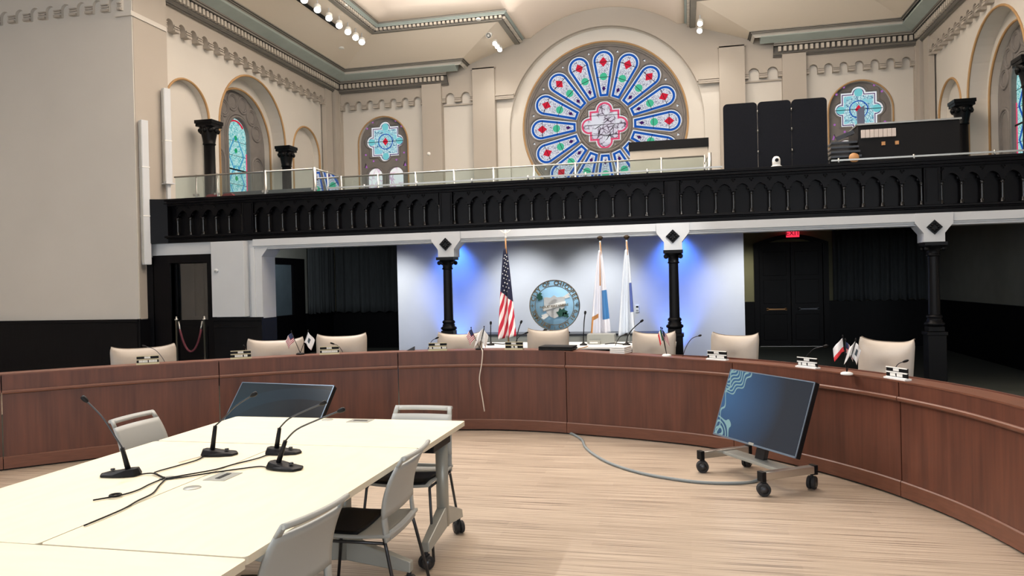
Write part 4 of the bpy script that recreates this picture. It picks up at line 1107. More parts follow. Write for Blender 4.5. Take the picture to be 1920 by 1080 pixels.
MB().add([(-.05,0,0),(.04,0,0),(.04,0,.045),(-.05,.05,0),(.04,.05,0),(.04,.05,.045)], [(0,1,2),(3,5,4),(0,3,4,1),(1,4,5,2),(2,5,3,0)]).build('stand', M['dkmetal'], wd)
wc = thing('white_cable', 'thin white cable hanging down the front of the bench', 'cable', (-2.2, 8.05, .9))
q = curve_pts([(-.035,.12,.0),(-.01,.0,.0),(.012,-.045,-.03),(.0,-.05,-.16),(-.028,-.055,-.33),(-.005,-.05,-.50),(.02,-.05,-.68)], 6)
MB().tube(q, .006, 8).build('cord', M['cordwhite'], wc)

# ------------------------------------------------------------------ white table, flags and seal behind the bench
wt = thing('white_side_table', 'long white table behind the bench carrying four microphones', 'table', (-1.6, 10.45, 0))
MB().box(-1.5,1.45,-.45,.42,.715,.745).build('table_top', M['paper'], wt, bevel=.005)
MB().box(-1.4,1.35,-.35,-.32,.25,.715).build('modesty_panel', M['blackp'], wt)
for x in (-1.35,1.3):
    for y in (-.36,.34): MB().box(x-.025,x+.025,y-.025,y+.025,0,.715).build('leg', M['tgrey'], wt)
for bx, by, hx, hz, s in ((-2.705,10.35,-2.70,1.045,'upright, beside the large striped flag'),(-2.33,10.35,-2.265,1.055,'leaning a little, between the striped flag and the seal'),(-1.385,10.3,-1.353,1.175,'tallest, between the seal and the furled white flag'),(-.80,10.3,-.602,1.06,'leaning past the last furled white flag')):
    gooseneck((bx,by,.745), [(0,0,.03),(.1*(hx-bx),0,.12),(.45*(hx-bx),0,(hz-.745)*.7),(hx-bx,0,hz-.745)], 'black microphone on the white table, '+s, group='microphones on the white table', r=.007, head=.016)
gb = thing('grey_equipment_box', 'grey equipment box on the white table below the furled flags', 'box', (-1.17, 10.6, .745))
MB().box(-.19,.19,-.1,.15,0,.135).build('case', M['tgrey'], gb, bevel=.006); MB().box(-.16,.0,-.2,-.1,0,.05).build('control_unit', M['tgrey'], gb, bevel=.004); MB().box(-.14,-.03,-.205,-.198,.018,.035).build('label_strip', M['paper'], gb)
for x, y, s in ((-2.55,10.4,'loose black cables lying on the white table below the striped flag'),(-.85,10.35,'loose black cable lying on the white table beside the grey box')):
    t = thing('table_cable', s, 'cable', (x,y,.752)); rnd = random.Random(int(abs(x)*10))
    MB().tube(curve_pts([(-.25,.05,0),(-.12,-.05,.02),(0,.06,.0),(.1,-.04,.03),(.2,.03,0),(.3,-.05,0)], 6), .007, 7).build('cord', M['blackp'], t)
cr_ = thing('credenza', 'low pale grey credenza along the white wall, carrying the seal', 'cabinet', (-1.9, 12.2, 0))
MB().box(-1.6,1.45,-.2,.3,0,.755).build('body', M['tgrey'], cr_, bevel=.004); MB().box(-1.62,1.47,-.22,.32,.755,.785).build('top', M['dkmetal'], cr_, bevel=.003)
# the city seal
SC = V((-2.098, 12.2, 1.238)); sr = .415
se = thing('city_seal', 'large round pale blue city seal with a shield, standing on a black easel', 'seal', SC)
M['seal_blue'] = mat('seal_blue', (166,216,248), .6); M['seal_gold'] = mat('seal_gold', (112,96,66), .5); M['leaf'] = mat('leaf_green', (22,78,64), .6); M['shield'] = mat('shield_grey', (206,208,208), .7, bump=.6, bscale=12)
MB().lathe([(.001,-.02),(sr,-.02),(sr,.02),(.001,.02)], 64, ax=(0,1,0)).build('disc', M['seal_blue'], se)
def rg_(r, w): return [(r*cos(2*PI*i/64), -.021, r*sin(2*PI*i/64)) for i in range(64)]
rgm = MB().tube(rg_(sr-.004, 0), .007, 6, closed=True).build('rim', M['seal_gold'], se); MB().tube(rg_(sr*.77, 0), .005, 6, closed=True).build('rim', M['seal_gold'], se)
def arc_text(s, r, a0, a1, size, up, name):
    n = len(s); big = MB()
    for i, ch in enumerate(s):
        if ch == ' ': continue
        a = rad(a0+(a1-a0)*i/(n-1)); o = letters(ch, size, M['seal_gold'], None, 'tmp', (0,0,0), bold=.0022)
        rotm = Matrix.Rotation(-(a-PI/2) if up else -(a+PI/2), 4, 'Y')
        mt = Matrix.Translation((r*cos(a), -.024, r*sin(a))) @ rotm @ Matrix.Rotation(PI/2, 4, 'X')
        big.add([mt @ v.co for v in o.data.vertices], [list(p.vertices) for p in o.data.polygons]); me = o.data; bpy.data.objects.remove(o); bpy.data.meshes.remove(me)
    big.build(name, M['seal_gold'], se)
arc_text('CITY OF CHICOPEE', sr*.875, 163, 17, .098, True, 'lettering')
arc_text('TOWN 1848 : CITY 1890', sr*.875, 196, 344, .084, False, 'lettering')
for a in (0, PI):
    x = sr*.885*cos(a); MB().box(x-.03,x+.03,-.026,-.02,-.004,.004).box(x-.004,x+.004,-.026,-.02,-.03,.03).build('cross_mark', M['seal_gold'], se)
sh = [(-.17,.13),(-.13,.135),(-.06,.125),(.0,.165),(.05,.13),(.12,.14),(.175,.135)]
sh = sh+[(.17,-.02),(.14,-.10),(.08,-.17),(0,-.215),(-.07,-.18),(-.13,-.11),(-.165,-.02)]
MB().plate(sh[::-1], d0=-.045, d1=-.02, **BACK).build('shield', M['shield'], se, bevel=.008)
def rib(u, v):
    x = -.19+.38*u; return (x, -.052-.012*sin(u*PI), -.035+.035*sin(u*2.4-.9)+.075*(v-.5)+.03*u)
MB().grid(rib, 16, 2).build('ribbon', M['paper'], se, solid=.006)
for pts in ([(.12,.12),(.24,.20),(.26,.175),(.24,.165),(.265,.13),(.16,.10)], [(-.12,-.12),(-.22,-.16),(-.20,-.18),(-.225,-.2),(-.18,-.23),(-.09,-.17)]):
    MB().plate(pts, d0=-.035, d1=-.022, **BACK).build('ribbon_tail', M['paper'], se)
bt = letters('INDUSTRIAE VARIAE', .052, M['seal_gold'], se, 'banner_lettering', (0,-.066,-.012), bold=.001); bt.rotation_euler = (PI/2, rad(-5), 0)
lf = [(0,0),(.05,.02),(.06,.06),(.09,.04),(.1,.09),(.06,.10),(.05,.13),(.02,.1),(-.01,.12),(-.02,.07),(-.05,.06),(-.02,.03)]
for ox, oz, g, s in ((-.19,.10,1.2,.95),(.08,-.19,-.15,1.25),(.13,-.17,-.9,.8)):
    MB().plate([(ox+s*(x*cos(g)-y*sin(g)), oz+s*(x*sin(g)+y*cos(g))) for x, y in lf], d0=-.055, d1=-.04, **BACK).build('leaf', M['leaf'], se, bevel=.004)
ea = thing('easel', 'small black easel holding up the round city seal', 'easel', (-2.09, 12.2, .785))
for x, s in ((-.17,-1),(.17,1)):
    MB().beam((x,-.03,.06),(x+s*.06,-.06,.0),.03,.03).beam((x,.05,.06),(x*.5,.07,.62),.025,.025).box(x-.02,x+.02,-.06,.06,.03,.06).build('leg', M['blackm'], ea)
MB().beam((0,.03,.5),(0,.2,.0),.025,.025).build('rear_leg', M['blackm'], ea)

# tall furled flags
def bigflag(loc, h, label, m, w0, w1, zb, lean, ruff, finial, sway=0, extra=None):
    t = thing('flag_on_pole', label, 'flag', loc, 0, 'tall flags behind the bench')
    MB().lathe([(.16,0),(.16,.025),(.06,.05),(.03,.09)], 24).build('stand', M['seal_gold'], t)
    MB().tube([(0,.06,.05),(0,0,h-.2),(0,0,h)], .012, 10).build('pole', M['amber'] if not extra else M['paper'], t)
    def f(u, v):
        k = 1-v; w = w0+(w1-w0)*(k**.8); x = lean*k+(u-.5)*w+sway*sin(k*3)*k
        y = -.035-.03*k-.05*k*sin(u*ruff+1.2)-.03*k*sin(u*ruff*2.3)
        z = zb+(h-.16-zb)*v + (.05*(u-.5)*k)
        return (x, y, z)
    fl = MB().grid(f, 40, 36, uv=True); o = fl.build('flag', m, t, solid=.004)
    finial(t, h); MB().tube([(.0,-.02,h-.04),(.012,-.03,h-.14),(.018,-.035,h-.24)], .009, 8).build('cord_tassel', M['amber'], t)
    return t, o, f
def eagle(t, h):
    b = MB().lathe([(.012,0),(.02,.02),(.012,.05),(.022,.07),(.024,.09),(.012,.12),(.001,.135)], 12, (0,0,h-.01))
    for s in (-1, 1): b.add([(0,0,h+.07),(s*.035,.0,h+.10),(s*.085,0,h+.125),(s*.075,0,h+.105),(s*.03,0,h+.075),(0,.012,h+.07),(s*.035,.012,h+.10),(s*.085,.012,h+.125),(s*.075,.012,h+.105),(s*.03,.012,h+.075)],
          [(0,1,2,3,4),(9,8,7,6,5),(0,5,6,1),(1,6,7,2),(2,7,8,3),(3,8,9,4),(4,9,5,0)])
    b.build('eagle_finial', M['paper'], t)
def knob(t, h):
    MB().lathe([(.012,-.02),(.03,0),(.045,.02),(.045,.035),(.02,.05),(.001,.055)], 14, (0,0,h)).build('finial', mat('finial_bronze_%d' % int(t.location.x*100), (60,48,36), .4, .6), t)
def us_big(u, v, mth, mix):
    ph = mth('SUBTRACT', mth('MULTIPLY', u, 3.0), mth('MULTIPLY', v, 4.6))
    st = mix(mth('GREATER_THAN', mth('FRACT', ph), .5), (236,230,228), (186,40,62))
    can = mth('GREATER_THAN', mth('ADD', v, mth('MULTIPLY', u, .14)), .53)
    return mix(can, st, (28,32,60))
M['f_usbig'] = uvmat('flag_stripes_large', us_big)
def state(u, v, mth, mix):
    a = mth('MULTIPLY', mth('GREATER_THAN', u, .60), mth('MULTIPLY', mth('GREATER_THAN', v, .17), mth('LESS_THAN', v, .52)))
    b = mth('MULTIPLY', mth('GREATER_THAN', v, .58), mth('MULTIPLY', mth('GREATER_THAN', u, .42), mth('LESS_THAN', u, .52)))
    b = mth('MAXIMUM', b, mth('MULTIPLY', mth('LESS_THAN', u, .36), mth('LESS_THAN', mth('ABSOLUTE', mth('SUBTRACT', mth('SUBTRACT', .20, mth('MULTIPLY', u, -.08)), v)), .025)))
    b = mth('MAXIMUM', b, mth('MULTIPLY', mth('LESS_THAN', u, .1), mth('LESS_THAN', v, .2)))
    return mix(a, mix(b, (214,215,224), (178,124,70)), (58,118,176))
def city(u, v, mth, mix):
    a = mth('MULTIPLY', mth('GREATER_THAN', u, .76), mth('MULTIPLY', mth('GREATER_THAN', v, .25), mth('LESS_THAN', v, .6)))
    return mix(a, (210,218,228), (74,92,160))
M['f_state'] = uvmat('flag_state', state); M['f_city'] = uvmat('flag_city', city)
t, o, f = bigflag((-2.635,11.1,0), 2.30, 'large furled flag with stars and red stripes on a pole with an eagle', M['f_usbig'], .05, .27, .80, .01, 9, eagle)
st = MB(); rnd = random.Random(5)
for i in range(26):
    u, v = .12+.76*((i*0.618) % 1), .50+.44*(i/26)
    if v+.14*u < .56: continue
    p = V(f(u, v)); s_ = .013
    st = MB(); st.plate([(p.x+(s_ if k % 2 == 0 else s_*.42)*sin(PI*k/5), p.z+(s_ if k % 2 == 0 else s_*.42)*cos(PI*k/5)) for k in range(10)], d0=p.y-.010, d1=p.y-.006, **BACK); st.build('star', M['paper'], o)
t, o, f = bigflag((-1.215,11.1,0), 2.225, 'furled white flag with gold fringe and a blue emblem on a pole', M['f_state'], .04, .29, .84, -.01, 8, knob, extra=1)
t, o, f = bigflag((-.83,11.1,0), 2.225, 'plain furled pale flag with a narrow blue edge, next to the wall control', M['f_city'], .04, .24, .84, -.02, 7, knob, extra=1)
# ------------------------------------------------------------------ near tables
def rtop(x0, x1, y0, y1, z0, z1, r=.02):
    pts = []
    for cx, cy, a in ((x1-r,y1-r,0),(x0+r,y1-r,90),(x0+r,y0+r,180),(x1-r,y0+r,270)):
        pts += [(cx+r*cos(rad(a+k*15)), cy+r*sin(rad(a+k*15))) for k in range(7)]
    mb = MB().plate(pts, O=(0,0,0), U=(1,0,0), W=(0,1,0), D=(0,0,-1), d0=-z1, d1=-z0, mi=0, ms=1); return mb
def caster(parent, loc, rz=0, r=.034):
    c = MB()
    R = Matrix.Translation(loc) @ Matrix.Rotation(rz, 4, 'Z')
    for s in (-1, 1): c.lathe([(.001,-.013),(r*.72,-.013),(r*.94,-.012),(r,-.007),(r,.007),(r*.94,.012),(r*.72,.013),(.001,.013)], 24, (s*.017,0,r), ax=(1,0,0), smooth=False)
    c.box(-.006,.006,-.02,.02,r,r*2.1); c.lathe([(.012,r*1.6),(.012,max(.085,r*2.5))], 10); o = c.moved(R).build('caster', M['rubber'], parent)
    for s in (-1, 1): MB().lathe([(.001,0),(r*.62,0),(r*.62,.003),(.001,.003)], 14, (s*.030 if s > 0 else -.033,0,r), ax=(1,0,0)).moved(R).build('wheel_cap', M['dkmetal'], o)
    return o
def near_table(label, cx, cy, L, W, rz, mods, oy=0, hf=.38):
    """L along local X, W along local Y; T legs near each end"""
    t = thing('training_table', label, 'table', (cx, cy, 0), rz, 'cream flip-top tables')
    rtop(-L/2+.002, L/2-.002, -W/2+.002, W/2-.002, .712, .74).build('table_top', [M['lam'], M['edge']], t)
    for kind, x, y in mods:
        if kind == 'box':
            b = MB().box(x-.075,x+.075,y-.055,y+.055,.739,.7425).build('power_box', M['tgrey'], t); MB().box(x-.045,x+.05,y-.012,y+.012,.7422,.744).build('slot', M['blackp'], b)
        else: MB().lathe([(.001,.743),(.036,.743),(.04,.739)], 24, (x,y,0)).build('grommet', M['tgrey'], t)
    for s in (-1, 1):
        x = s*(L/2-.075)
        MB().lathe([(.038,.15),(.038,.66)], 20, (x,oy,0)).build('post', M['tgrey'], t)
        MB().box(x-.05,x+.05,-.16,.16,.655,.712).build('flip_bracket', M['blackp'], t, bevel=.006)
        for e in (-1, 1):
            f = MB(); y1 = oy+e*hf
            yc = oy+e*.02
            f.add([(x-.036,yc,.15),(x+.036,yc,.15),(x+.028,y1,.10),(x-.028,y1,.10),(x-.03,yc,.27),(x+.03,yc,.27),(x+.022,y1,.155),(x-.022,y1,.155)], [(0,1,2,3),(4,7,6,5),(0,4,5,1),(1,5,6,2),(2,6,7,3),(3,7,4,0)])
            fixn(f.build('foot', M['tgrey'], t, bevel=.006)); caster(t, (x, y1-e*.015, 0), .7*e, .04)
    MB().box(-L/2+.2,L/2-.2,-.03,.03,.60,.655).build('crossbar', M['blackp'], t)
    return t
near_table('cream flip-top table at the far end, set crosswise before the curved bench', -2.225, 4.265, 1.65, .81, 0, [('box',.13,.33),('disc',-.11,.345)], .13, .33)
near_table('cream flip-top table alongside the two grey chairs, set lengthwise', -1.83, 3.035, 1.645, .815, PI/2, [('box',.12,.31),('disc',-.08,.33)])
near_table('cream flip-top table by the lone grey chair, set lengthwise', -2.648, 3.03, 1.645, .815, PI/2, [('disc',.06,-.26)])
near_table('cream flip-top table with nothing on it, set crosswise, cut by the picture edge', -2.235, 1.80, 1.65, .81, 0, [])

# ------------------------------------------------------------------ grey stacking chairs
def stack_chair():
    t = thing('stacking_chair', '', 'chair', (0,0,0), 0, 'grey stacking chairs round the tables')
    # local: sitter faces -Y
    def bf(u, z):                                # back surface, u -1..1
        k = (z-.44)/.38; y = .21+.015*k+.075*k*k-.025*sin(k*PI) - .03*(1-u*u)*-1*(.4+.3*k)
        hw = .215-.02*k+.012*sin(k*PI)
        return V((u*hw, y, z))
    mb = MB()
    def sheet(u0, u1, z0, z1, nu=14, nv=8):
        mb.grid(lambda a, b: bf(u0+(u1-u0)*a, z0+(z1-z0)*b), nu, nv)
    sheet(-1, 1, .53, .772); sheet(-1, -.80, .42, .53, 3, 4); sheet(.80, 1, .42, .53, 3, 4); sheet(-.80, .80, .42, .462, 10, 2)
    sheet(-1, -.86, .772, .815, 3, 2); sheet(.86, 1, .772, .815, 3, 2); sheet(-.86, .86, .796, .815, 14, 2)
    mb.build('backrest', M['shell'], t, solid=.012)
    hd = MB().tube([bf(-1+2*i/16, .812)+V((0,.008,0)) for i in range(17)], .011, 10); hd.build('handle', M['shell'], t)
    def sf(a, b):
        x = (a-.5)*2; y = -.21+.44*b; z = .44+.012*x*x-.012*sin(b*PI)-.03*max(0, .18-b)*3
        return (x*(.205+.012*b), y, z)
    MB().grid(sf, 14, 14).build('seat', M['shell'], t, solid=.014)
    MB().grid(lambda a, b: V(sf(.06+.88*a, .02+.60*b))+V((0,0,.012)), 12, 10).build('seat_front', M['blackp'], t, solid=.012)  # thin dark sheet over the front part of the seat
    for s in (-1, 1):
        MB().tube([(s*.19,-.15,.43),(s*.20,-.18,.40),(s*.235,-.235,0)], .0085, 8).build('leg', M['dkmetal'], t)
        MB().tube([(s*.20,.20,.44),(s*.205,.215,.38),(s*.235,.30,0)], .0085, 8).build('leg', M['dkmetal'], t)
        MB().tube([(s*.195,-.16,.415),(s*.205,.20,.415)], .008, 8).build('side_rail', M['dkmetal'], t)
    return t
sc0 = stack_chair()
sc0['label'] = 'grey stacking chair at the far end of the tables, facing the viewer'
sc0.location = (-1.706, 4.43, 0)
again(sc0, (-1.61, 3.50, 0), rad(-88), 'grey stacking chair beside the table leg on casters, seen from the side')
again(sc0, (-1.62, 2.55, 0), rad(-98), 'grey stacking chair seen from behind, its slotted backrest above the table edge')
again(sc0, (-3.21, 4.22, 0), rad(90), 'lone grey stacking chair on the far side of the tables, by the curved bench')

# ------------------------------------------------------------------ table microphones and their cables
def table_mic(loc, rz, pts, label):
    t = thing('table_microphone', label, 'microphone', loc, 0, 'table microphones')
    b = MB(); R = Matrix.Rotation(rz, 4, 'Z')
    o = [(.0,-.05),(.05,-.052),(.115,-.042),(.135,0),(.115,.042),(.05,.052),(0,.05),(-.05,.035),(-.06,0),(-.05,-.035)]
    n = len(o); top = [(x*.86+.002, y*.74, .028-.014*(x+.06)/.2 + (.008 if x < .02 else 0)) for x, y in o]
    b.add([(x,y,0) for x, y in o]+[(x,y,.010) for x, y in o]+top, [tuple(range(n))[::-1]]+[(i,(i+1) % n,n+(i+1) % n,n+i) for i in range(n)]+[(n+i,n+(i+1) % n,2*n+(i+1) % n,2*n+i) for i in range(n)]+[tuple(2*n+i for i in range(n))])
    b.moved(R).build('base', M['blackp'], t, bevel=.004)
    btn = MB().lathe([(.001,.033),(.010,.033),(.011,.026)], 12, (.075,.0,0)).moved(R).build('button', M['dkmetal'], t)
    q = [V(p) for p in pts]; d0 = (q[1]-q[0]).normalized()
    MB().tube([V((0,0,.03)), q[0]*.5+V((0,0,.015)), q[0]], [.013,.0115,.010], 12).build('stem_grip', M['blackp'], t)
    c = [V(p) for p in curve_pts([tuple(p) for p in q], 6)]
    MB().tube(c, .0042, 8).build('gooseneck', M['dkmetal'], t)
    d = (c[-1]-c[-2]).normalized()
    MB().lathe([(.001,-.016),(.006,-.012),(.011,.0),(.0125,.014),(.010,.026),(.001,.03)], 14, c[-1], ax=d).build('windscreen', M['blackp'], t)
    return t
table_mic((-2.47,3.555,.742), rad(15), [(.02,0,.155),(.075,0,.20),(.15,-.005,.265),(.245,0,.32)], 'black gooseneck microphone before the dark tilted screen')
table_mic((-2.14,3.635,.742), rad(12), [(.02,0,.135),(.075,0,.185),(.16,0,.225),(.268,0,.268)], 'black gooseneck microphone standing just behind another one')
table_mic((-1.955,3.335,.742), rad(-8), [(.04,0,.135),(.10,0,.19),(.2,0,.235),(.33,0,.285)], 'black gooseneck microphone in front of another, beside the grey power box')
table_mic((-2.62,3.11,.742), rad(190), [(-.03,0,.13),(-.07,-.01,.2),(-.12,-.02,.28),(-.2,-.03,.36)], 'black gooseneck microphone leaning away, beside the knot of cables')
def cable(name, label, pts, r, m, cat='cable', n=8, group=None):
    o = V(pts[0]); t = thing(name, label, cat, o, 0, group)
    MB().tube([V(p)-o for p in curve_pts(pts, n)], r, 8).build('cord', m, t); return t
Z = .746
G = (-2.392, 3.075)
cable('microphone_cable', 'black cable running to the microphone before the dark screen', [(-2.49,3.51,Z),(-2.47,3.42,Z),(-2.49,3.30,Z),(-2.515,3.17,Z),(-2.47,3.12,Z+.004),(G[0],G[1],Z)], .0035, M['blackp'], group='microphone cables')
cable('microphone_cable', 'black cable running to the microphone standing behind another', [(-2.165,3.60,Z),(-2.17,3.50,Z),(-2.22,3.36,Z),(-2.25,3.25,Z),(-2.32,3.12,Z+.004),(G[0]+.01,G[1]-.01,Z)], .0035, M['blackp'], group='microphone cables')
cable('microphone_cable', 'black cable running past the grey power box', [(-2.0,3.32,Z),(-2.06,3.34,Z),(-2.13,3.285,Z),(-2.22,3.20,Z),(-2.31,3.105,Z),(G[0]+.02,G[1]-.015,Z)], .0035, M['blackp'], group='microphone cables')
cable('microphone_cable', 'black cable from the cable knot to the microphone leaning away', [(-2.56,3.12,Z),(-2.5,3.13,Z+.004),(-2.44,3.10,Z),(G[0]-.01,G[1]+.01,Z)], .0035, M['blackp'], group='microphone cables')
cable('microphone_cable', 'upper of two black cables sweeping from the cable knot over the cream table', [(G[0],G[1],Z),(-2.385,2.96,Z),(-2.37,2.87,Z),(-2.385,2.79,Z),(-2.45,2.70,Z)], .0035, M['blackp'], group='microphone cables')
cable('microphone_cable', 'lower of two black cables sweeping from the cable knot over the cream table', [(G[0]+.01,G[1],Z),(-2.33,2.96,Z),(-2.265,2.83,Z),(-2.25,2.72,Z),(-2.225,2.6,Z),(-2.22,2.4,Z)], .0035, M['blackp'], group='microphone cables')
cable('usb_plug_lead', 'short pale lead lying beside the microphone before the dark screen', [(-2.50,3.50,Z),(-2.52,3.42,Z),(-2.53,3.36,Z)], .003, M['cordwhite'])
cp_ = thing('cable_ring', 'small black coil of cable at the table edge', 'cable', (-2.40,2.77,Z)); MB().tube([(.022*cos(2*PI*i/16), .022*sin(2*PI*i/16), .004) for i in range(16)], .005, 6, closed=True).build('coil', M['blackp'], cp_)
cable('floor_cable', 'thick grey cable curving over the floor from the bench to the tilted screen', [(-1.235,7.96,.012),(-1.17,7.86,.012),(-1.06,7.62,.012),(-.99,7.32,.012),(-.88,7.03,.012),(-.68,6.67,.012),(-.40,6.37,.012),(-.10,6.2,.012),(.12,6.14,.012),(.36,6.16,.012),(.50,6.24,.012),(.60,6.36,.05)], .013, M['cordgrey'])

# ------------------------------------------------------------------ monitors on wheeled stands
def screen_mat(name, waves):
    """dark desktop picture: teal-blue glow with pale contour lines in one corner"""
    def b(u, v, mth, mix):
        nt = None
        def dist(cu, cv, su, sv): return mth('SQRT', mth('ADD', mth('POWER', mth('MULTIPLY', mth('SUBTRACT', u, cu), su), 2), mth('POWER', mth('MULTIPLY', mth('SUBTRACT', v, cv), sv), 2)))
        wob = mth('MULTIPLY', mth('SINE', mth('ADD', mth('MULTIPLY', u, 34), mth('MULTIPLY', v, 21))), .02)
        d1 = mth('ADD', dist(-.02, 1.02, 1, .72), wob); d2 = mth('ADD', dist(.05, .02, 1, .62), wob)
        glow = mth('SUBTRACT', 1, mth('MULTIPLY', dist(.05, .6, 1.25, .75), 1.15)); glow = mth('MAXIMUM', glow, 0)
        base = mix(glow, (24,42,62) if waves else (22,28,36), (70,134,196) if waves else (36,96,118))
        if not waves: return mix(mth('MULTIPLY', mth('LESS_THAN', mth('ABSOLUTE', mth('SUBTRACT', dist(.75,.1,.9,1), .75)), .1), .35), base, (54,110,140))
        l1 = mth('MULTIPLY', mth('LESS_THAN', d1, .29), mth('GREATER_THAN', mth('FRACT', mth('MULTIPLY', d1, 24)), .6))
        l2 = mth('MULTIPLY', mth('LESS_THAN', d2, .16), mth('GREATER_THAN', mth('FRACT', mth('MULTIPLY', d2, 19)), .6))
        l3 = mth('LESS_THAN', mth('ABSOLUTE', mth('SUBTRACT', mth('ADD', u, wob), .03)), .007)
        f1 = mth('MULTIPLY', mth('LESS_THAN', d1, .27), .55)
        base = mix(f1, base, (70,140,190))
        return mix(mth('MAXIMUM', mth('MAXIMUM', l1, l2), l3), base, (186,236,238))
    m = uvmat(name, b, .18); p = m.node_tree.nodes['Principled BSDF']
    src = p.inputs['Base Color'].links[0].from_socket; m.node_tree.links.new(src, p.inputs['Emission Color']); p.inputs['Emission Strength'].default_value = .62 if waves else .3
    for l in list(p.inputs['Base Color'].links): m.node_tree.links.remove(l)
    p.inputs['Base Color'].default_value = (.012,.014,.017,1); return m
def monitor(loc, yaw, tilt, ch, label, sm, stand_shift=(0,0)):
    """loc: point on the floor below the screen's middle; ch: height of the screen's middle"""
    t = thing('monitor_stand', label, 'monitor', loc, yaw, 'monitors on wheeled stands')
    Wd, Hh = 1.0, .578
    R = Matrix.Translation((0,0,ch)) @ Matrix.Rotation(-tilt, 4, 'X')
    s = MB().box(-Wd/2,Wd/2,.0,.045,-Hh/2,Hh/2).moved(R).build('housing', M['blackp'], t, bevel=.006)
    d = MB().grid(lambda u, v: (-Wd/2+.008+(Wd-.016)*u, -.0015, -Hh/2+.014+(Hh-.022)*v), 2, 2, uv=True, smooth=False).moved(R).build('display', sm, s)
    bz_ = MB()
    for x0, x1, z0, z1 in ((-Wd/2,Wd/2,Hh/2-.008,Hh/2),(-Wd/2,Wd/2,-Hh/2,-Hh/2+.014),(-Wd/2,-Wd/2+.008,-Hh/2,Hh/2),(Wd/2-.008,Wd/2,-Hh/2,Hh/2)): bz_.box(x0,x1,-.004,.002,z0,z1)
    plabel(bz_.moved(R).build('bezel', mat('bezel_'+sm.name, (116,132,150), .3, .5), s), 'thin pale bezel')
    MB().box(-.03,.03,-.007,-.003,-Hh/2+.001,-Hh/2+.022).moved(R).build('sensor_tab', M['tgrey'], s)
    ox, oy = stand_shift
    for sx in (-1, 1):
        x = ox+sx*.385
        MB().box(x-.03,x+.03,oy-.24,oy+.24,.12,.178).build('foot_rail', M['steel'], t, bevel=.005)
        for e in (-1, 1):
            MB().box(x-.032,x+.032,oy+e*.24-.018,oy+e*.24+.018,.11,.184).build('end_cap', M['blackp'], t, bevel=.004)
            caster(t, (x, oy+e*.225, 0), .5*e, .050)
    MB().box(ox-.385,ox+.385,oy-.04,oy+.10,.14,.165).build('cross_plate', M['tgrey'], t, bevel=.004)
    zt = ch
    MB().beam((ox,oy+.06,.15),(0,.10,zt),.10,.04,up=(0,1,0)).build('upright', M['dkmetal'], t)
    MB().box(-.2,.2,.045,.075,-.15,.15).moved(R).build('mount_plate', M['dkmetal'], t)
    return t
monitor((.555,6.287,0), -.984, .343, .567, 'large monitor with blue glowing corner on a low wheeled steel stand', screen_mat('desktop_blue', True), (-.05,-.03))
monitor((-3.474,5.877,0), -.163, .668, .549, 'large dark monitor tilted back behind the cream tables', screen_mat('desktop_dark', False), (0,.02))
# ------------------------------------------------------------------ camera
cd = bpy.data.cameras.new('camera'); cam = bpy.data.objects.new('camera', cd); COL.objects.link(cam)
R_ = V((0.97434305,0.22392288,-0.02267511)); U_ = V((0.02058558,0.01166182,0.99972008)); F_ = V((-0.22412464,0.97453709,-0.00675303))
mw = Matrix((( R_.x,U_.x,-F_.x,0),(R_.y,U_.y,-F_.y,0),(R_.z,U_.z,-F_.z,1.62),(0,0,0,1)))
cam.matrix_world = mw
cd.sensor_width = 36; cd.lens = 1420/1920*36; cd.clip_start = .05; cd.clip_end = 200
S = bpy.context.scene; S.camera = cam
# ------------------------------------------------------------------ light
w = bpy.data.worlds.new('World'); S.world = w; w.use_nodes = True
w.node_tree.nodes['Background'].inputs[0].default_value = (.75,.85,1,1); w.node_tree.nodes['Background'].inputs[1].default_value = .3
def area(name, loc, target, sx, sy, power, col=(1,1,1)):
    l = bpy.data.lights.new(name, 'AREA'); l.shape = 'RECTANGLE'; l.size = sx; l.size_y = sy; l.energy = power; l.color = col
    o = bpy.data.objects.new(name, l); COL.objects.link(o); o.location = loc
    o.rotation_euler = (V(target)-V(loc)).to_track_quat('-Z', 'Y').to_euler(); return o
def spot(name, loc, target, power, ang, blend=.6, col=(1,1,1), r=.05):
    l = bpy.data.lights.new(name, 'SPOT'); l.energy = power; l.spot_size = rad(ang); l.spot_blend = blend; l.color = col; l.shadow_soft_size = r
    o = bpy.data.objects.new(name, l); COL.objects.link(o); o.location = loc
    o.rotation_euler = (V(target)-V(loc)).to_track_quat('-Z', 'Y').to_euler(); return o
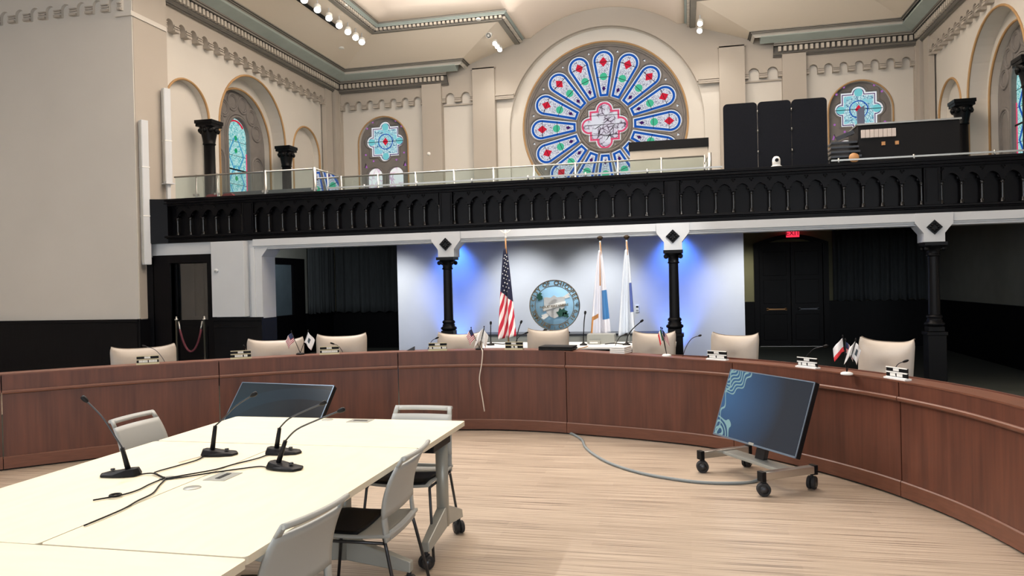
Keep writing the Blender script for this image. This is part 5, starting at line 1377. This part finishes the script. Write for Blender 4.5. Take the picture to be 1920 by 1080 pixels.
for c in (-10.6, -6.9, -1.9, 3.1, 6.8):        # daylight through the windows behind the viewer
    area('window_daylight', (c, -5.9, 3.3), (c, 6, 2.9), 1.7, 3.3, 230, (.86,.93,1))
area('vault_fill', (-1.9, 10.5, 7.95), (-1.9, 10.5, 10), 9, 9, 2200, (1,.97,.93))  # broad added panel without fitting, throws light up into the vault
area('vault_fill', (-1.9, 14.6, 7.2), (-1.9, 15.8, 10), 9, 3, 190, (1,.95,.9))  # second added panel, floating lower, brightens the far edge of the vault
for x in (-4.4, .5):
    spot('track_spot', (x, 18.0, 7.5), (x+(-.3 if x < -2 else .3), 19, 5.0), 90, 80, 1, (1,.95,.86))
for y in (14.5, 12.0, 9.5, 7.0, 4.5, 2.0):          # the long row of track lamps over the left aisle
    spot('track_spot', (-7.4, y, 7.4), (-.5, y-1.5, 0), 950, 85, 1, (.98,.98,1))
for y in (12.0, 7.0):
    spot('track_spot', (3.6, y, 7.4), (-3.5, y-1.5, 0), 50, 85, 1, (.98,.98,1))
spot('track_spot', (3.6, 5.5, 7.4), (-2.0, 12.0, 1.2), 3200, 20, .7, (1,.99,.96))
for x in (-4.50, -.18):
    spot('led_wash', (x, 14.2, 2.68), (x, 14.47, 1.2), 230, 90, 1, (.05,.2,1), .08)
    spot('led_wash', (x, 14.2, .06), (x, 14.47, 1.6), 190, 74, 1, (.05,.2,1), .08)
for x in (-5.75, -3.1, -1.6, 1.05):
    spot('wall_wash', (x, 13.0, 2.66), (x, 14.5, 1.0), 290, 74, 1, (.95,.97,1), .1)
spot('seal_fill', (-2.1, 11.72, 2.62), (-2.1, 12.2, 1.15), 40, 60, .9, (1,.99,.96), .06)  # added spot under the beam, no fitting, to brighten the seal
spot('bay_fill', (-7.6, 14.6, 2.68), (-9.0, 16.4, 1.4), 170, 130, 1, (.92,.97,1), .1)  # added unseen lamp, lightens the dark bay by the side door
spot('bay_fill', (1.25, 17.3, 2.6), (1.4, 18.6, 1.2), 90, 70, 1, (1,.98,.8), .1)  # added unseen lamp, lightens the olive strip beside the double door
S.view_settings.view_transform = 'Standard'; S.view_settings.look = 'None'; S.view_settings.exposure = -0.54; S.view_settings.gamma = 1
